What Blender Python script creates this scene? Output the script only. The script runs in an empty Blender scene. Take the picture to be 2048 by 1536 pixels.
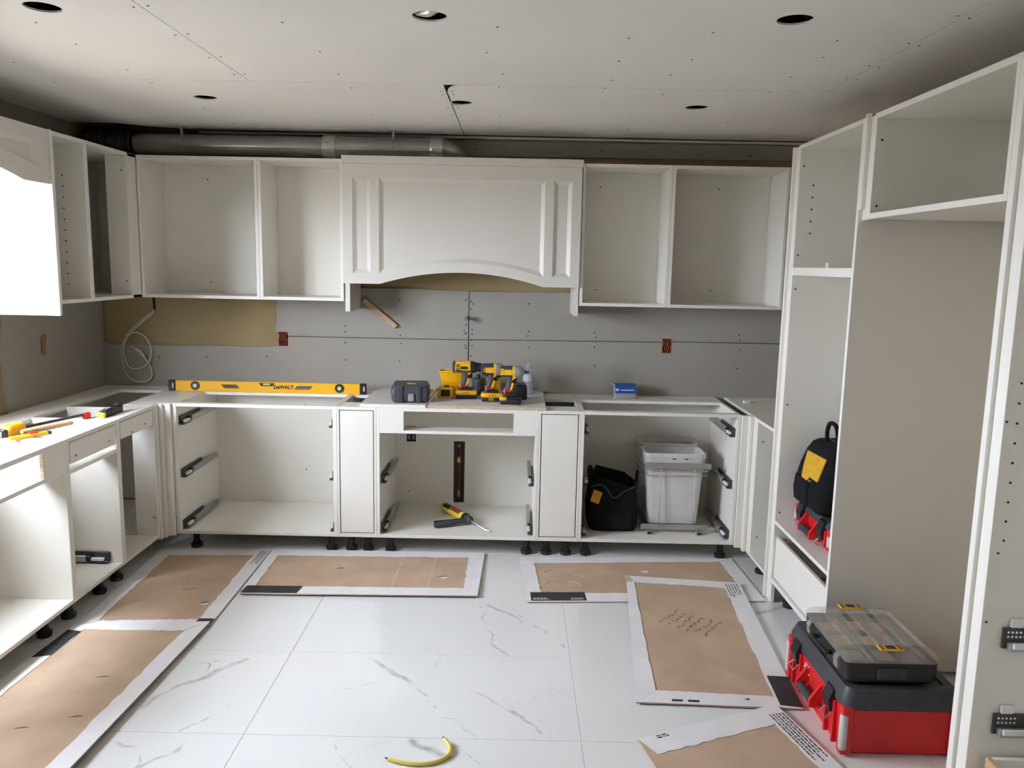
import bpy, bmesh, math, random
from mathutils import Vector, Matrix

# ------------------------------------------------------------------ camera, world, light, exposure
sc = bpy.context.scene
COL = sc.collection
random.seed(7)
PI = math.pi

F_PX, PITCH, YAW, ROLL, CAM_H = 1606.58, -0.14766, -0.00301, 0.01987, 1.6321
_fw = Vector((math.sin(YAW) * math.cos(PITCH), math.cos(YAW) * math.cos(PITCH), math.sin(PITCH)))
_rt = Vector((math.cos(YAW), -math.sin(YAW), 0))
_up = _rt.cross(_fw)
_r = _rt * math.cos(ROLL) + _up * math.sin(ROLL)
_u = _up * math.cos(ROLL) - _rt * math.sin(ROLL)
cd = bpy.data.cameras.new('camera')
cam = bpy.data.objects.new('camera', cd)
COL.objects.link(cam)
cd.sensor_fit = 'HORIZONTAL'
cd.sensor_width = 36.0
cd.lens = F_PX / 2048.0 * 36.0
cd.clip_start = 0.02
m = Matrix.Identity(4)
for i in range(3):
    m[i][0], m[i][1], m[i][2] = _r[i], _u[i], -_fw[i]
m[2][3] = CAM_H
cam.matrix_world = m
sc.camera = cam

sc.view_settings.view_transform = 'Standard'
sc.view_settings.look = 'None'
sc.view_settings.gamma = 1.0
sc.view_settings.use_curve_mapping = False
sc.view_settings.exposure = 0.0

world = bpy.data.worlds.new('overcast_sky')
sc.world = world
world.use_nodes = True
_bg = world.node_tree.nodes['Background']
_bg.inputs[0].default_value = (0.82, 0.90, 1.06, 1)      # even overcast sky
_bg.inputs[1].default_value = 47.0

def portal(name, loc, rot, sx, sy):
    l = bpy.data.lights.new(name, 'AREA')
    l.shape = 'RECTANGLE'; l.size = sx; l.size_y = sy
    l.cycles.is_portal = True
    o = bpy.data.objects.new(name, l); COL.objects.link(o)
    o.location = loc; o.rotation_euler = rot
    return o
# sky light enters through the kitchen window and an unseen door opening added for ambient light
WIN = (2.08, 3.46, 1.08, 2.14)       # y0 y1 z0 z1 in the left wall
FILL_DOOR = (-2.45, -2.05, 0.05, 2.05)       # y0 y1 z0 z1, unseen door added behind the camera as ambient fill
portal('window_portal', (-2.62, (WIN[0] + WIN[1]) / 2, (WIN[2] + WIN[3]) / 2), (0, -PI / 2, 0), WIN[3] - WIN[2], WIN[1] - WIN[0])
portal('fill_door_portal', (-2.68, (FILL_DOOR[0] + FILL_DOOR[1]) / 2, (FILL_DOOR[2] + FILL_DOOR[3]) / 2), (0, -PI / 2, 0), FILL_DOOR[3] - FILL_DOOR[2], FILL_DOOR[1] - FILL_DOOR[0])
try:
    sc.cycles.max_bounces = 7
    sc.cycles.diffuse_bounces = 5
    sc.cycles.glossy_bounces = 3
    sc.cycles.use_adaptive_sampling = True
    sc.cycles.adaptive_threshold = 0.13
    sc.cycles.adaptive_min_samples = 20
    sc.cycles.transparent_max_bounces = 12
    sc.cycles.sample_clamp_indirect = 6.0
except Exception:
    pass

# ------------------------------------------------------------------ materials
def mat(name, col, rough=0.5, metal=0.0, var=0.05, scale=14.0, bump=0.0, bscale=120.0, spec=0.5, stretch=(1, 1, 1), detail=4.0, col2=None):
    mt = bpy.data.materials.new(name); mt.use_nodes = True
    nt = mt.node_tree; N = nt.nodes; L = nt.links
    b = N['Principled BSDF']
    b.inputs['Roughness'].default_value = rough
    b.inputs['Metallic'].default_value = metal
    b.inputs['Specular IOR Level'].default_value = spec
    tc = N.new('ShaderNodeTexCoord'); mp = N.new('ShaderNodeMapping')
    mp.inputs['Scale'].default_value = stretch
    L.new(tc.outputs['Object'], mp.inputs[0])
    nz = N.new('ShaderNodeTexNoise'); nz.inputs['Scale'].default_value = scale; nz.inputs['Detail'].default_value = detail
    L.new(mp.outputs[0], nz.inputs['Vector'])
    rp = N.new('ShaderNodeValToRGB')
    rp.color_ramp.elements[0].position = 0.3; rp.color_ramp.elements[1].position = 0.7
    c2 = col2 if col2 else tuple(min(1.0, c * (1 + var)) for c in col)
    c1 = tuple(c * (1 - var) for c in col)
    rp.color_ramp.elements[0].color = (*c1, 1); rp.color_ramp.elements[1].color = (*c2, 1)
    L.new(nz.outputs[0], rp.inputs[0]); L.new(rp.outputs[0], b.inputs['Base Color'])
    if bump > 0:
        n2 = N.new('ShaderNodeTexNoise'); n2.inputs['Scale'].default_value = bscale; n2.inputs['Detail'].default_value = 3
        L.new(mp.outputs[0], n2.inputs['Vector'])
        bp = N.new('ShaderNodeBump'); bp.inputs['Strength'].default_value = bump; bp.inputs['Distance'].default_value = 0.002
        L.new(n2.outputs[0], bp.inputs['Height']); L.new(bp.outputs[0], b.inputs['Normal'])
    return mt

def clear_mat(name, tint, solid, rough=0.08):
    """clear plastic or glass: part straight-through, part glossy tinted body"""
    mt = bpy.data.materials.new(name); mt.use_nodes = True
    nt = mt.node_tree; N = nt.nodes; L = nt.links
    b = N['Principled BSDF']; out = N['Material Output']
    b.inputs['Base Color'].default_value = (*tint, 1); b.inputs['Roughness'].default_value = rough
    nz = N.new('ShaderNodeTexNoise'); nz.inputs['Scale'].default_value = 30
    mr = N.new('ShaderNodeMapRange'); mr.inputs[3].default_value = max(0, rough - 0.03); mr.inputs[4].default_value = rough + 0.03
    L.new(nz.outputs[0], mr.inputs[0]); L.new(mr.outputs[0], b.inputs['Roughness'])
    tr = N.new('ShaderNodeBsdfTransparent'); mx = N.new('ShaderNodeMixShader')
    mx.inputs[0].default_value = solid
    L.new(tr.outputs[0], mx.inputs[1]); L.new(b.outputs[0], mx.inputs[2]); L.new(mx.outputs[0], out.inputs[0])
    return mt

M = {}
M['white'] = mat('white_melamine', (0.81, 0.775, 0.70), 0.38, var=0.012, scale=3)
M['paint'] = mat('white_painted_wood', (0.70, 0.665, 0.60), 0.42, var=0.012, scale=5)
M['drywall'] = mat('grey_drywall', (0.345, 0.32, 0.28), 0.9, var=0.035, scale=2.5, bump=0.05, bscale=300, spec=0.2)
M['ceiling'] = mat('lit_drywall', (0.85, 0.815, 0.765), 0.9, var=0.03, scale=1.6, bump=0.04, bscale=300, spec=0.2)  # same drywall as the walls, its brighter light put into the colour
M['beige'] = mat('beige_wall_paint', (0.33, 0.26, 0.17), 0.8, var=0.03, scale=2)
M['tan'] = mat('tan_board_face', (0.34, 0.26, 0.14), 0.85, var=0.10, scale=2.0, spec=0.2)
M['darkwood'] = mat('dark_old_timber', (0.10, 0.055, 0.03), 0.8, var=0.3, scale=9, stretch=(1, 1, 6))
M['wood'] = mat('pale_timber', (0.52, 0.33, 0.18), 0.65, var=0.14, scale=16, stretch=(1, 6, 6))
M['particle'] = mat('chipboard_core', (0.55, 0.43, 0.29), 0.85, var=0.35, scale=170, bump=0.3, bscale=200)
M['scuffed'] = mat('scuffed_white_board', (0.66, 0.635, 0.60), 0.6, var=0.16, scale=26, stretch=(1, 7, 1), bump=0.15, bscale=90)
M['plastic_black'] = mat('black_plastic', (0.016, 0.016, 0.017), 0.42, var=0.3, scale=30)
M['rubber'] = mat('charcoal_rubber', (0.045, 0.048, 0.052), 0.6, var=0.2, scale=40)
M['case'] = mat('charcoal_case_plastic', (0.05, 0.053, 0.06), 0.5, var=0.18, scale=25, bump=0.1)
M['yellow'] = mat('tool_yellow', (0.80, 0.42, 0.012), 0.38, var=0.06, scale=20)
M['yellow2'] = mat('level_yellow', (0.86, 0.44, 0.006), 0.35, var=0.03, scale=6)
M['lemon'] = mat('lemon_yellow', (0.80, 0.66, 0.05), 0.4, var=0.08, scale=20)
M['cord'] = mat('pale_yellow_cable', (0.74, 0.60, 0.12), 0.45, var=0.06)
M['red'] = mat('tool_red', (0.66, 0.016, 0.018), 0.42, var=0.10, scale=9)
M['red2'] = mat('red_collar', (0.60, 0.02, 0.02), 0.4, var=0.05)
M['steel'] = mat('galvanised_steel', (0.46, 0.455, 0.44), 0.36, 0.75, var=0.12, scale=10)
M['duct'] = mat('duct_sheet_metal', (0.40, 0.395, 0.375), 0.30, 0.85, var=0.10, scale=5, stretch=(1, 6, 6))
M['tape'] = mat('foil_tape', (0.60, 0.59, 0.57), 0.28, 0.8, var=0.2, scale=50, bump=0.8, bscale=60)
M['darksteel'] = mat('dark_slide_steel', (0.075, 0.072, 0.068), 0.45, 0.5, var=0.25, scale=40)
M['chrome'] = mat('bright_steel', (0.72, 0.72, 0.72), 0.2, 0.9, var=0.05)
M['clip'] = mat('white_clip_plastic', (0.78, 0.78, 0.78), 0.4, var=0.03)
M['guard'] = mat('silver_guard', (0.55, 0.53, 0.51), 0.4, var=0.06, scale=20)
M['greyplastic'] = mat('grey_plastic', (0.30, 0.30, 0.30), 0.5, var=0.1)
M['bin'] = mat('pale_grey_bin_plastic', (0.66, 0.645, 0.61), 0.45, var=0.06, scale=8, bump=0.08, bscale=40)
M['fabric'] = mat('black_canvas', (0.009, 0.009, 0.010), 0.9, var=0.35, scale=40, bump=0.35, bscale=260, spec=0.2)
M['fabric_y'] = mat('yellow_canvas', (0.62, 0.34, 0.015), 0.8, var=0.12, scale=40, bump=0.3, bscale=260)
M['card'] = mat('brown_cardboard', (0.50, 0.36, 0.25), 0.85, var=0.10, scale=5, bump=0.12, bscale=60, spec=0.2)
M['cardwhite'] = mat('white_card_liner', (0.78, 0.75, 0.74), 0.75, var=0.045, scale=9, bump=0.12, bscale=50, spec=0.3)
M['cardblack'] = mat('black_printed_card', (0.025, 0.025, 0.027), 0.6, var=0.35, scale=18)
M['crease'] = mat('pale_crease', (0.60, 0.47, 0.36), 0.85, var=0.1)
M['ink'] = mat('black_ink', (0.03, 0.03, 0.03), 0.8, var=0.2)
M['inkgrey'] = mat('pencil_grey', (0.16, 0.12, 0.09), 0.9, var=0.2)
M['holedark'] = mat('dark_hole', (0.02, 0.018, 0.015), 0.9, var=0.2)
M['copper'] = mat('copper_wire', (0.30, 0.075, 0.035), 0.5, 0.3, var=0.4, scale=60)
M['orange'] = mat('orange_box_face', (0.50, 0.17, 0.05), 0.7, var=0.3, scale=30)
M['brass'] = mat('brass_valve', (0.45, 0.32, 0.09), 0.4, 0.6, var=0.2)
M['cable'] = mat('white_cable_sheath', (0.60, 0.585, 0.54), 0.5, var=0.04)
M['blue'] = mat('blue_label', (0.012, 0.08, 0.40), 0.45, var=0.1, scale=30)
M['label'] = mat('white_label', (0.72, 0.72, 0.72), 0.55, var=0.06, scale=60)
M['labelred'] = mat('red_label', (0.42, 0.035, 0.03), 0.5, var=0.2, scale=60)
M['screen'] = mat('black_window', (0.008, 0.009, 0.014), 0.25, var=0.2)
M['sill'] = mat('window_white', (0.78, 0.78, 0.77), 0.4, var=0.02)
M['vial'] = mat('green_spirit_vial', (0.58, 0.66, 0.34), 0.2, var=0.06)
M['grout'] = mat('tile_grout', (0.66, 0.65, 0.62), 0.9, var=0.08, scale=40)
M['parts_tan'] = mat('fasteners_tan', (0.55, 0.33, 0.17), 0.6, var=0.35, scale=120, bump=0.6, bscale=150)
M['parts_grey'] = mat('fasteners_grey', (0.28, 0.27, 0.25), 0.5, 0.2, var=0.5, scale=140, bump=0.6, bscale=150)
M['clear'] = clear_mat('clear_lid_plastic', (0.66, 0.60, 0.52), 0.20, 0.14)
M['bottle'] = clear_mat('clear_bottle_plastic', (0.55, 0.62, 0.68), 0.34, 0.12)
M['clearbox'] = clear_mat('clear_box_plastic', (0.66, 0.68, 0.68), 0.5, 0.15)
M['glass'] = clear_mat('window_glass', (0.9, 0.95, 0.95), 0.06, 0.04)

# porcelain floor tile: marble print whose veins follow the real floor; the last one paints a shadow by the pantry
VEINS_AND_SHADE = [([(-1.08,3.11),(-1.16,3.01),(-1.23,2.92),(-1.28,2.87),(-1.32,2.8),(-1.34,2.73)],.016),([(-1.31,3.09),(-1.23,3.07),(-1.2,3.02),(-1.21,2.98)],.006),([(-1.22,3.08),(-1.13,3.09)],.005),([(-1.01,2.76),(-1.06,2.7),(-1.11,2.63),(-1.15,2.59)],.006),([(-1.36,2.52),(-1.3,2.49),(-1.23,2.47),(-1.21,2.44),(-1.2,2.39)],.008),([(-1.09,2.51),(-1.13,2.45),(-1.17,2.42),(-1.2,2.37)],.014),([(-0.32,2.84),(-0.35,2.91),(-0.39,2.95)],.008),([(-0.58,3.15),(-0.49,3.03),(-0.43,2.98),(-0.39,2.95)],.016),([(-0.72,2.83),(-0.64,2.89),(-0.56,2.93),(-0.41,2.97)],.004),([(-0.31,2.83),(-0.22,2.71),(-0.19,2.69),(-0.11,2.58)],.005),([(-0.15,2.9),(-0.05,2.82),(0.0,2.78),(0.01,2.77)],.005),([(0.01,2.77),(0.07,2.7),(0.1,2.67),(0.12,2.62)],.010),([(-0.17,3.73),(-0.12,3.62),(-0.13,3.57),(-0.1,3.46),(-0.07,3.28),(0.0,3.18)],.009),([(-0.12,3.69),(-0.04,3.63),(0.03,3.56),(0.08,3.45)],.012),([(-0.07,3.77),(0.0,3.68),(0.07,3.53)],.006),([(0.12,3.46),(0.19,3.36),(0.26,3.22)],.009),([(-0.33,2.56),(-0.28,2.52),(-0.2,2.46)],.024),([(-0.18,2.54),(-0.12,2.49),(-0.07,2.42)],.005),([(-0.59,2.56),(-0.54,2.45),(-0.51,2.4)],.005),([(1.19,3.65),(1.34,3.74)],.02)]

def tile_mat(veins=()):
    mt = bpy.data.materials.new('marble_porcelain'); mt.use_nodes = True
    nt = mt.node_tree; N = nt.nodes; L = nt.links
    b = N['Principled BSDF']; b.inputs['Roughness'].default_value = 0.11
    geo = N.new('ShaderNodeNewGeometry')
    def vm(op, a, bb=None, s=None):
        n = N.new('ShaderNodeVectorMath'); n.operation = op
        for k, v in ((0, a), (1, bb)):
            if v is None: continue
            if isinstance(v, (tuple, list, Vector)): n.inputs[k].default_value = v
            else: L.new(v, n.inputs[k])
        if s is not None:
            if isinstance(s, float): n.inputs['Scale'].default_value = s
            else: L.new(s, n.inputs['Scale'])
        return n
    def mth(op, a, bb=None, clamp=False):
        n = N.new('ShaderNodeMath'); n.operation = op; n.use_clamp = clamp
        for k, v in ((0, a), (1, bb)):
            if v is None: continue
            if isinstance(v, (int, float)): n.inputs[k].default_value = v
            else: L.new(v, n.inputs[k])
        return n.outputs[0]
    nz = N.new('ShaderNodeTexNoise'); nz.inputs['Scale'].default_value = 9; nz.inputs['Detail'].default_value = 6
    L.new(geo.outputs['Position'], nz.inputs['Vector'])
    off = vm('SUBTRACT', nz.outputs['Color'], (0.5, 0.5, 0.5))
    off = vm('SCALE', off.outputs[0], None, 0.075)
    p = vm('ADD', geo.outputs['Position'], off.outputs[0]).outputs[0]
    acc = None
    for pts, w in veins:
        best = None
        for a, c in zip(pts[:-1], pts[1:]):
            ba = Vector((c[0] - a[0], c[1] - a[1], 0))
            pa = vm('SUBTRACT', p, (a[0], a[1], 0)).outputs[0]
            h = mth('MULTIPLY', vm('DOT_PRODUCT', pa, tuple(ba)).outputs['Value'], 1.0 / max(ba.length_squared, 1e-6), True)
            q = vm('SCALE', tuple(ba), None, h).outputs[0]
            d = vm('LENGTH', vm('SUBTRACT', pa, q).outputs[0]).outputs['Value']
            best = d if best is None else mth('MINIMUM', best, d)
        t = mth('SUBTRACT', 1.0, mth('DIVIDE', best, w), True)
        t = mth('MULTIPLY', t, 0.55 + 10 * min(w, 0.02))
        acc = t if acc is None else mth('MAXIMUM', acc, t)
    # fine random veining of the print
    n3 = N.new('ShaderNodeTexNoise'); n3.inputs['Scale'].default_value = 1.7; n3.inputs['Detail'].default_value = 8; n3.inputs['Distortion'].default_value = 0.6
    L.new(geo.outputs['Position'], n3.inputs['Vector'])
    fine = mth('SUBTRACT', 1.0, mth('DIVIDE', mth('ABSOLUTE', mth('SUBTRACT', n3.outputs[0], 0.56)), 0.006), True)
    n4 = N.new('ShaderNodeTexNoise'); n4.inputs['Scale'].default_value = 2.2
    L.new(geo.outputs['Position'], n4.inputs['Vector'])
    fine = mth('MULTIPLY', mth('MULTIPLY', fine, mth('MULTIPLY', mth('SUBTRACT', n4.outputs[0], 0.45), 2.0, True)), 0.35)
    n5 = N.new('ShaderNodeTexNoise'); n5.inputs['Scale'].default_value = 30; n5.inputs['Detail'].default_value = 4
    L.new(geo.outputs['Position'], n5.inputs['Vector'])
    tot = fine if acc is None else mth('MAXIMUM', mth('MULTIPLY', acc, mth('MULTIPLY', n5.outputs[0], 1.7), True), fine)
    mx = N.new('ShaderNodeMix'); mx.data_type = 'RGBA'
    mx.inputs[6].default_value = (0.77, 0.765, 0.735, 1); mx.inputs[7].default_value = (0.24, 0.25, 0.255, 1)
    L.new(tot, mx.inputs[0]); L.new(mx.outputs[2], b.inputs['Base Color'])
    return mt
M['tile'] = tile_mat()

# ------------------------------------------------------------------ mesh helpers
class MB:
    """collects shapes into one bmesh; T is applied to every shape added"""
    def __init__(s, T=None):
        s.bm = bmesh.new(); s.T = T if T is not None else Matrix.Identity(4)
    def _fin(s, vs, T=None):
        MT = s.T @ T if T is not None else s.T
        for v in vs: v.co = MT @ v.co
        return s
    def box(s, x0, x1, y0, y1, z0, z1, bev=0.0, seg=1, T=None):
        bm = s.bm
        if x0 > x1: x0, x1 = x1, x0
        if y0 > y1: y0, y1 = y1, y0
        if z0 > z1: z0, z1 = z1, z0
        mt = Matrix.Translation(((x0 + x1) / 2, (y0 + y1) / 2, (z0 + z1) / 2)) @ Matrix.Diagonal((x1 - x0, y1 - y0, z1 - z0, 1))
        vs = bmesh.ops.create_cube(bm, size=1.0, matrix=mt)['verts']
        if bev > 0:
            bev = min(bev, 0.45 * min(x1 - x0, y1 - y0, z1 - z0))
            es = list({e for v in vs for e in v.link_edges})
            n0 = set(bm.verts) - set(vs)
            bmesh.ops.bevel(bm, geom=es, offset=bev, segments=seg, affect='EDGES', profile=0.5)
            vs = [v for v in bm.verts if v not in n0]
        return s._fin(vs, T)
    def prism(s, pts, a0, a1, plane='xz', T=None):
        """polygon pts extruded along the third axis from a0 to a1"""
        def P(p, a):
            if plane == 'xz': return (p[0], a, p[1])
            if plane == 'xy': return (p[0], p[1], a)
            return (a, p[0], p[1])
        bm = s.bm
        A = [bm.verts.new(P(p, a0)) for p in pts]; Bv = [bm.verts.new(P(p, a1)) for p in pts]
        n = len(pts)
        fs = [bm.faces.new(A), bm.faces.new(Bv[::-1])]
        for i in range(n):
            fs.append(bm.faces.new((A[i], Bv[i], Bv[(i + 1) % n], A[(i + 1) % n])))
        bmesh.ops.recalc_face_normals(bm, faces=fs)
        return s._fin(A + Bv, T)
    def plate(s, outer, holes, a0, a1, plane='xy', T=None):
        """flat plate with holes"""
        def P(p, a):
            if plane == 'xz': return (p[0], a, p[1])
            if plane == 'xy': return (p[0], p[1], a)
            return (a, p[0], p[1])
        bm = s.bm
        es = []; allv = []
        loops = []
        for lp in [outer] + holes:
            vs = [bm.verts.new(P(p, a0)) for p in lp]; loops.append(vs); allv += vs
            for i in range(len(vs)): es.append(bm.edges.new((vs[i], vs[(i + 1) % len(vs)])))
        r = bmesh.ops.triangle_fill(bm, use_beauty=True, use_dissolve=False, edges=es)
        fs = [g for g in r['geom'] if isinstance(g, bmesh.types.BMFace)]
        mp = {}
        for v in allv:
            d = P((0, 0), a1 - a0); mp[v] = bm.verts.new(v.co + Vector(d))
        nf = [bm.faces.new([mp[v] for v in f.verts]) for f in fs]
        for lp in loops:
            for i in range(len(lp)):
                a, b2 = lp[i], lp[(i + 1) % len(lp)]
                nf.append(bm.faces.new((a, b2, mp[b2], mp[a])))
        bmesh.ops.recalc_face_normals(bm, faces=fs + nf)
        return s._fin(allv + list(mp.values()), T)
    def cyl(s, p0, p1, r0, r1=None, n=16, T=None):
        r1 = r0 if r1 is None else r1
        return s.loft_axis(p0, p1, [(0, r0), (1, r1)], n, T)
    def loft_axis(s, p0, p1, prof, n=16, T=None):
        """solid of revolution: prof = [(t along axis 0..1, radius)]"""
        p0, p1 = Vector(p0), Vector(p1); ax = p1 - p0
        z = ax.normalized(); x = z.orthogonal().normalized(); y = z.cross(x)
        rings = []
        for t, r in prof:
            c = p0 + ax * t
            rings.append([tuple(c + (x * math.cos(2 * PI * k / n) + y * math.sin(2 * PI * k / n)) * max(r, 1e-4)) for k in range(n)])
        return s.loft(rings, True, True, T)
    def loft(s, rings, cap0=True, cap1=True, T=None):
        bm = s.bm; V = [[bm.verts.new(p) for p in r] for r in rings]; fs = []
        n = len(V[0])
        for a, b2 in zip(V[:-1], V[1:]):
            for i in range(n):
                j = (i + 1) % n
                fs.append(bm.faces.new((a[i], a[j], b2[j], b2[i])))
        if cap0: fs.append(bm.faces.new(V[0][::-1]))
        if cap1: fs.append(bm.faces.new(V[-1]))
        bmesh.ops.recalc_face_normals(bm, faces=fs)
        return s._fin([v for r in V for v in r], T)
    def tube(s, pts, r, n=8, T=None):
        P = [Vector(p) for p in pts]
        rings = []; x = None
        for i, p in enumerate(P):
            d = (P[min(i + 1, len(P) - 1)] - P[max(i - 1, 0)]).normalized()
            if x is None: x = d.orthogonal().normalized()
            x = (x - d * x.dot(d))
            x = x.normalized() if x.length > 1e-6 else d.orthogonal().normalized()
            y = d.cross(x)
            rings.append([tuple(p + (x * math.cos(2 * PI * k / n) + y * math.sin(2 * PI * k / n)) * r) for k in range(n)])
        return s.loft(rings, True, True, T)

def rr(cx, cy, hx, hy, r, z, n=4):
    """rounded rectangle ring in xy at height z"""
    out = []
    for k, (sx, sy) in enumerate(((1, 1), (-1, 1), (-1, -1), (1, -1))):
        for i in range(n + 1):
            a = k * PI / 2 + i / n * PI / 2
            out.append((cx + sx * (hx - r) + r * math.cos(a), cy + sy * (hy - r) + r * math.sin(a), z))
    return out

def spline(pts, n=8):
    """Catmull-Rom through pts"""
    P = [Vector(p) for p in pts]; out = []
    for i in range(len(P) - 1):
        a, b2, c, d = P[max(i - 1, 0)], P[i], P[i + 1], P[min(i + 2, len(P) - 1)]
        for k in range(n):
            t = k / n
            out.append(0.5 * ((2 * b2) + (c - a) * t + (2 * a - 5 * b2 + 4 * c - d) * t * t + (3 * b2 - a - 3 * c + d) * t ** 3))
    out.append(P[-1])
    return out

ORG = {}
def thing(name, label, cat, loc=(0, 0, 0), rz=0.0, group=None, local=False):
    o = bpy.data.objects.new(name, None); COL.objects.link(o)
    o.empty_display_size = 0.05
    o.location = loc; o.rotation_euler = (0, 0, rz)
    o['label'] = label; o['category'] = cat
    if group: o['group'] = group
    ORG[o.name] = Vector((0, 0, 0)) if local else Vector(loc)
    return o

def obj(name, mb, mt, parent=None, smooth=30, label=None, kind=None):
    me = bpy.data.meshes.new(name)
    if parent is not None and ORG.get(parent.name) is not None:
        off = ORG[parent.name]
        if off.length > 0:
            for v in mb.bm.verts: v.co -= off
    mb.bm.to_mesh(me); mb.bm.free()
    me.materials.append(M[mt] if isinstance(mt, str) else mt)
    if smooth:
        for p in me.polygons: p.use_smooth = True
        me.set_sharp_from_angle(angle=math.radians(smooth))
    o = bpy.data.objects.new(name, me); COL.objects.link(o)
    if parent is not None:
        o.parent = parent; ORG[o.name] = ORG.get(parent.name, Vector((0, 0, 0)))
    else:
        ORG[o.name] = Vector((0, 0, 0))
    if label: o['label'] = label
    if kind: o['kind'] = kind
    return o

def tag(o, label, cat, group=None):
    o['label'] = label; o['category'] = cat
    if group: o['group'] = group
    return o

def share(src, parent, off=(0, 0, 0), rz=0.0):
    c = src.copy(); COL.objects.link(c); c.parent = parent
    c.location = Vector(src.location) + Vector(off); c.rotation_euler = (0, 0, rz)
    return c

def text_mb(s, size, ext=0.0003, T=None, align='CENTER', bold=0.0):
    cu = bpy.data.curves.new('t', 'FONT'); cu.body = s; cu.size = size; cu.extrude = ext
    cu.offset = bold; cu.align_x = align; cu.align_y = 'CENTER'; cu.resolution_u = 3
    o = bpy.data.objects.new('t', cu); COL.objects.link(o)
    dg = bpy.context.evaluated_depsgraph_get(); dg.update()
    me = bpy.data.meshes.new_from_object(o.evaluated_get(dg))
    mb = MB()
    mb.bm.from_mesh(me)
    if T is not None: mb.bm.transform(T)
    bpy.data.objects.remove(o); bpy.data.curves.remove(cu); bpy.data.meshes.remove(me)
    return mb

FRONT_TEXT = Matrix.Rotation(PI / 2, 4, 'X')       # text upright, facing -Y
def Tr(x, y, z): return Matrix.Translation((x, y, z))
def Rz(a): return Matrix.Rotation(a, 4, 'Z')
def Rx(a): return Matrix.Rotation(a, 4, 'X')
def Ry(a): return Matrix.Rotation(a, 4, 'Y')

# ------------------------------------------------------------------ the room
XW, XR, YW, YF, ZC = -2.54, 1.90, 4.938, -2.6, 2.38
def struct(name, mb, mt, smooth=30):
    o = obj(name, mb, mt, None, smooth); o['kind'] = 'structure'
    return o

floor = struct('floor', MB().box(XW - .1, XR + .1, YF - .1, YW + .1, -0.08, -0.0015), 'grout')
TX0, TW, TY0, TH = -0.915, 1.173, 2.577, 0.603
gap = 0.0020
_tm = {}
for i in range(-2, 4):
    for j in range(-9, 5):
        x0, x1 = max(XW, TX0 + i * TW + gap / 2), min(XR, TX0 + (i + 1) * TW - gap / 2)
        y0, y1 = max(YF, TY0 + j * TH + gap / 2), min(YW, TY0 + (j + 1) * TH - gap / 2)
        if x1 - x0 < 0.05 or y1 - y0 < 0.05: continue
        key = (round(x1 - x0, 3), round(y1 - y0, 3))
        if key not in _tm:
            t = obj('tile', MB().box(0, x1 - x0, 0, y1 - y0, -0.012, 0.0, 0.0008), 'tile', None, 0)
            t.parent = floor; t.location = (x0, y0, 0); _tm[key] = t
        else:
            t = share(_tm[key], floor); t.location = (x0, y0, 0)
        vs = [v for v in VEINS_AND_SHADE if any(x0 - .04 < lx_ < x1 + .04 and y0 - .04 < ly_ < y1 + .04 for a_, b_ in zip(v[0][:-1], v[0][1:]) for lx_, ly_ in (a_, b_, ((a_[0] + b_[0]) / 2, (a_[1] + b_[1]) / 2)))]
        if vs:      # this tile's own print
            t.material_slots[0].link = 'OBJECT'; t.material_slots[0].material = tile_mat(vs)

# ceiling: dark plenum with joists, drywall sheets hung below, six round openings cut for lights
ceiling = struct('ceiling', MB().box(XW - .1, XR + .1, YF - .1, YW + .1, 2.62, 2.70), 'darkwood')
for k in range(11):
    x = -2.35 + k * 0.405
    obj('joist', MB().box(x - .019, x + .019, YF, YW, 2.40, 2.62), 'darkwood', ceiling, 0)
LIGHTS = [(-1.463, 2.585), (-0.283, 2.603), (0.826, 2.570), (-1.481, 3.93), (-0.279, 3.938), (0.833, 3.943)]
def circ(cx, cy, r, n=28): return [(cx + r * math.cos(2 * PI * k / n), cy + r * math.sin(2 * PI * k / n)) for k in range(n)]
SHEETS = [(XW, -1.152, YF, 3.553), (-1.148, 1.30, YF, 3.553), (1.304, XR, YF, 3.553), (XW, -0.328, 3.557, 4.885), (-0.324, XR, 3.557, 4.885)]
for (x0, x1, y0, y1) in SHEETS:
    holes = [circ(cx, cy, 0.054) for cx, cy in LIGHTS if x0 < cx < x1 and y0 < cy < y1]
    outer = [(x0, y0), (x1, y0), (x1, y1), (x0, y1)]
    if x0 == -0.324:           # torn corner of the sheet
        outer = [(x0 + .002, 3.69), (x0 + .012, 3.64), (x0 + .03, 3.60), (x0 + .075, 3.557), (x1, y0), (x1, y1), (x0, y1)]
    if x0 == XW and y1 > 4:    # sheet stops short of the corner by the duct
        outer = [(x0, y0), (x1, y0), (x1, y1), (-1.95, 4.86), (-2.15, 4.79), (-2.28, 4.70), (x0, 4.69)]
    obj('drywall_sheet', MB().plate(outer, holes, ZC, ZC + 0.006), 'ceiling', ceiling, 0)
mb = MB()
rnd = random.Random(3)
dots = []
for y in (2.55, 2.85, 3.15, 3.42): dots += [(-1.125, y), (-1.175, y + .015)]
for y in (3.68, 3.75, 4.05, 4.25, 4.55): dots += [(-0.30, y), (-0.35, y + .01)]
for x in (-2.0, -1.6, -0.75, -0.1, 0.35, 0.6, 1.05):
    for y in (2.75, 3.05, 3.35, 3.60, 4.25, 4.6): dots.append((x + rnd.uniform(-.03, .03), y + rnd.uniform(-.06, .06)))
for y in (2.5, 2.8, 3.1, 3.3): dots += [(1.28, y), (1.325, y + .02)]
for (x, y) in dots: mb.cyl((x, y, ZC - 0.0006), (x, y, ZC + .002), 0.0045, n=8)
obj('screw_heads', mb, 'holedark', ceiling, 0, kind='stuff')

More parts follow.
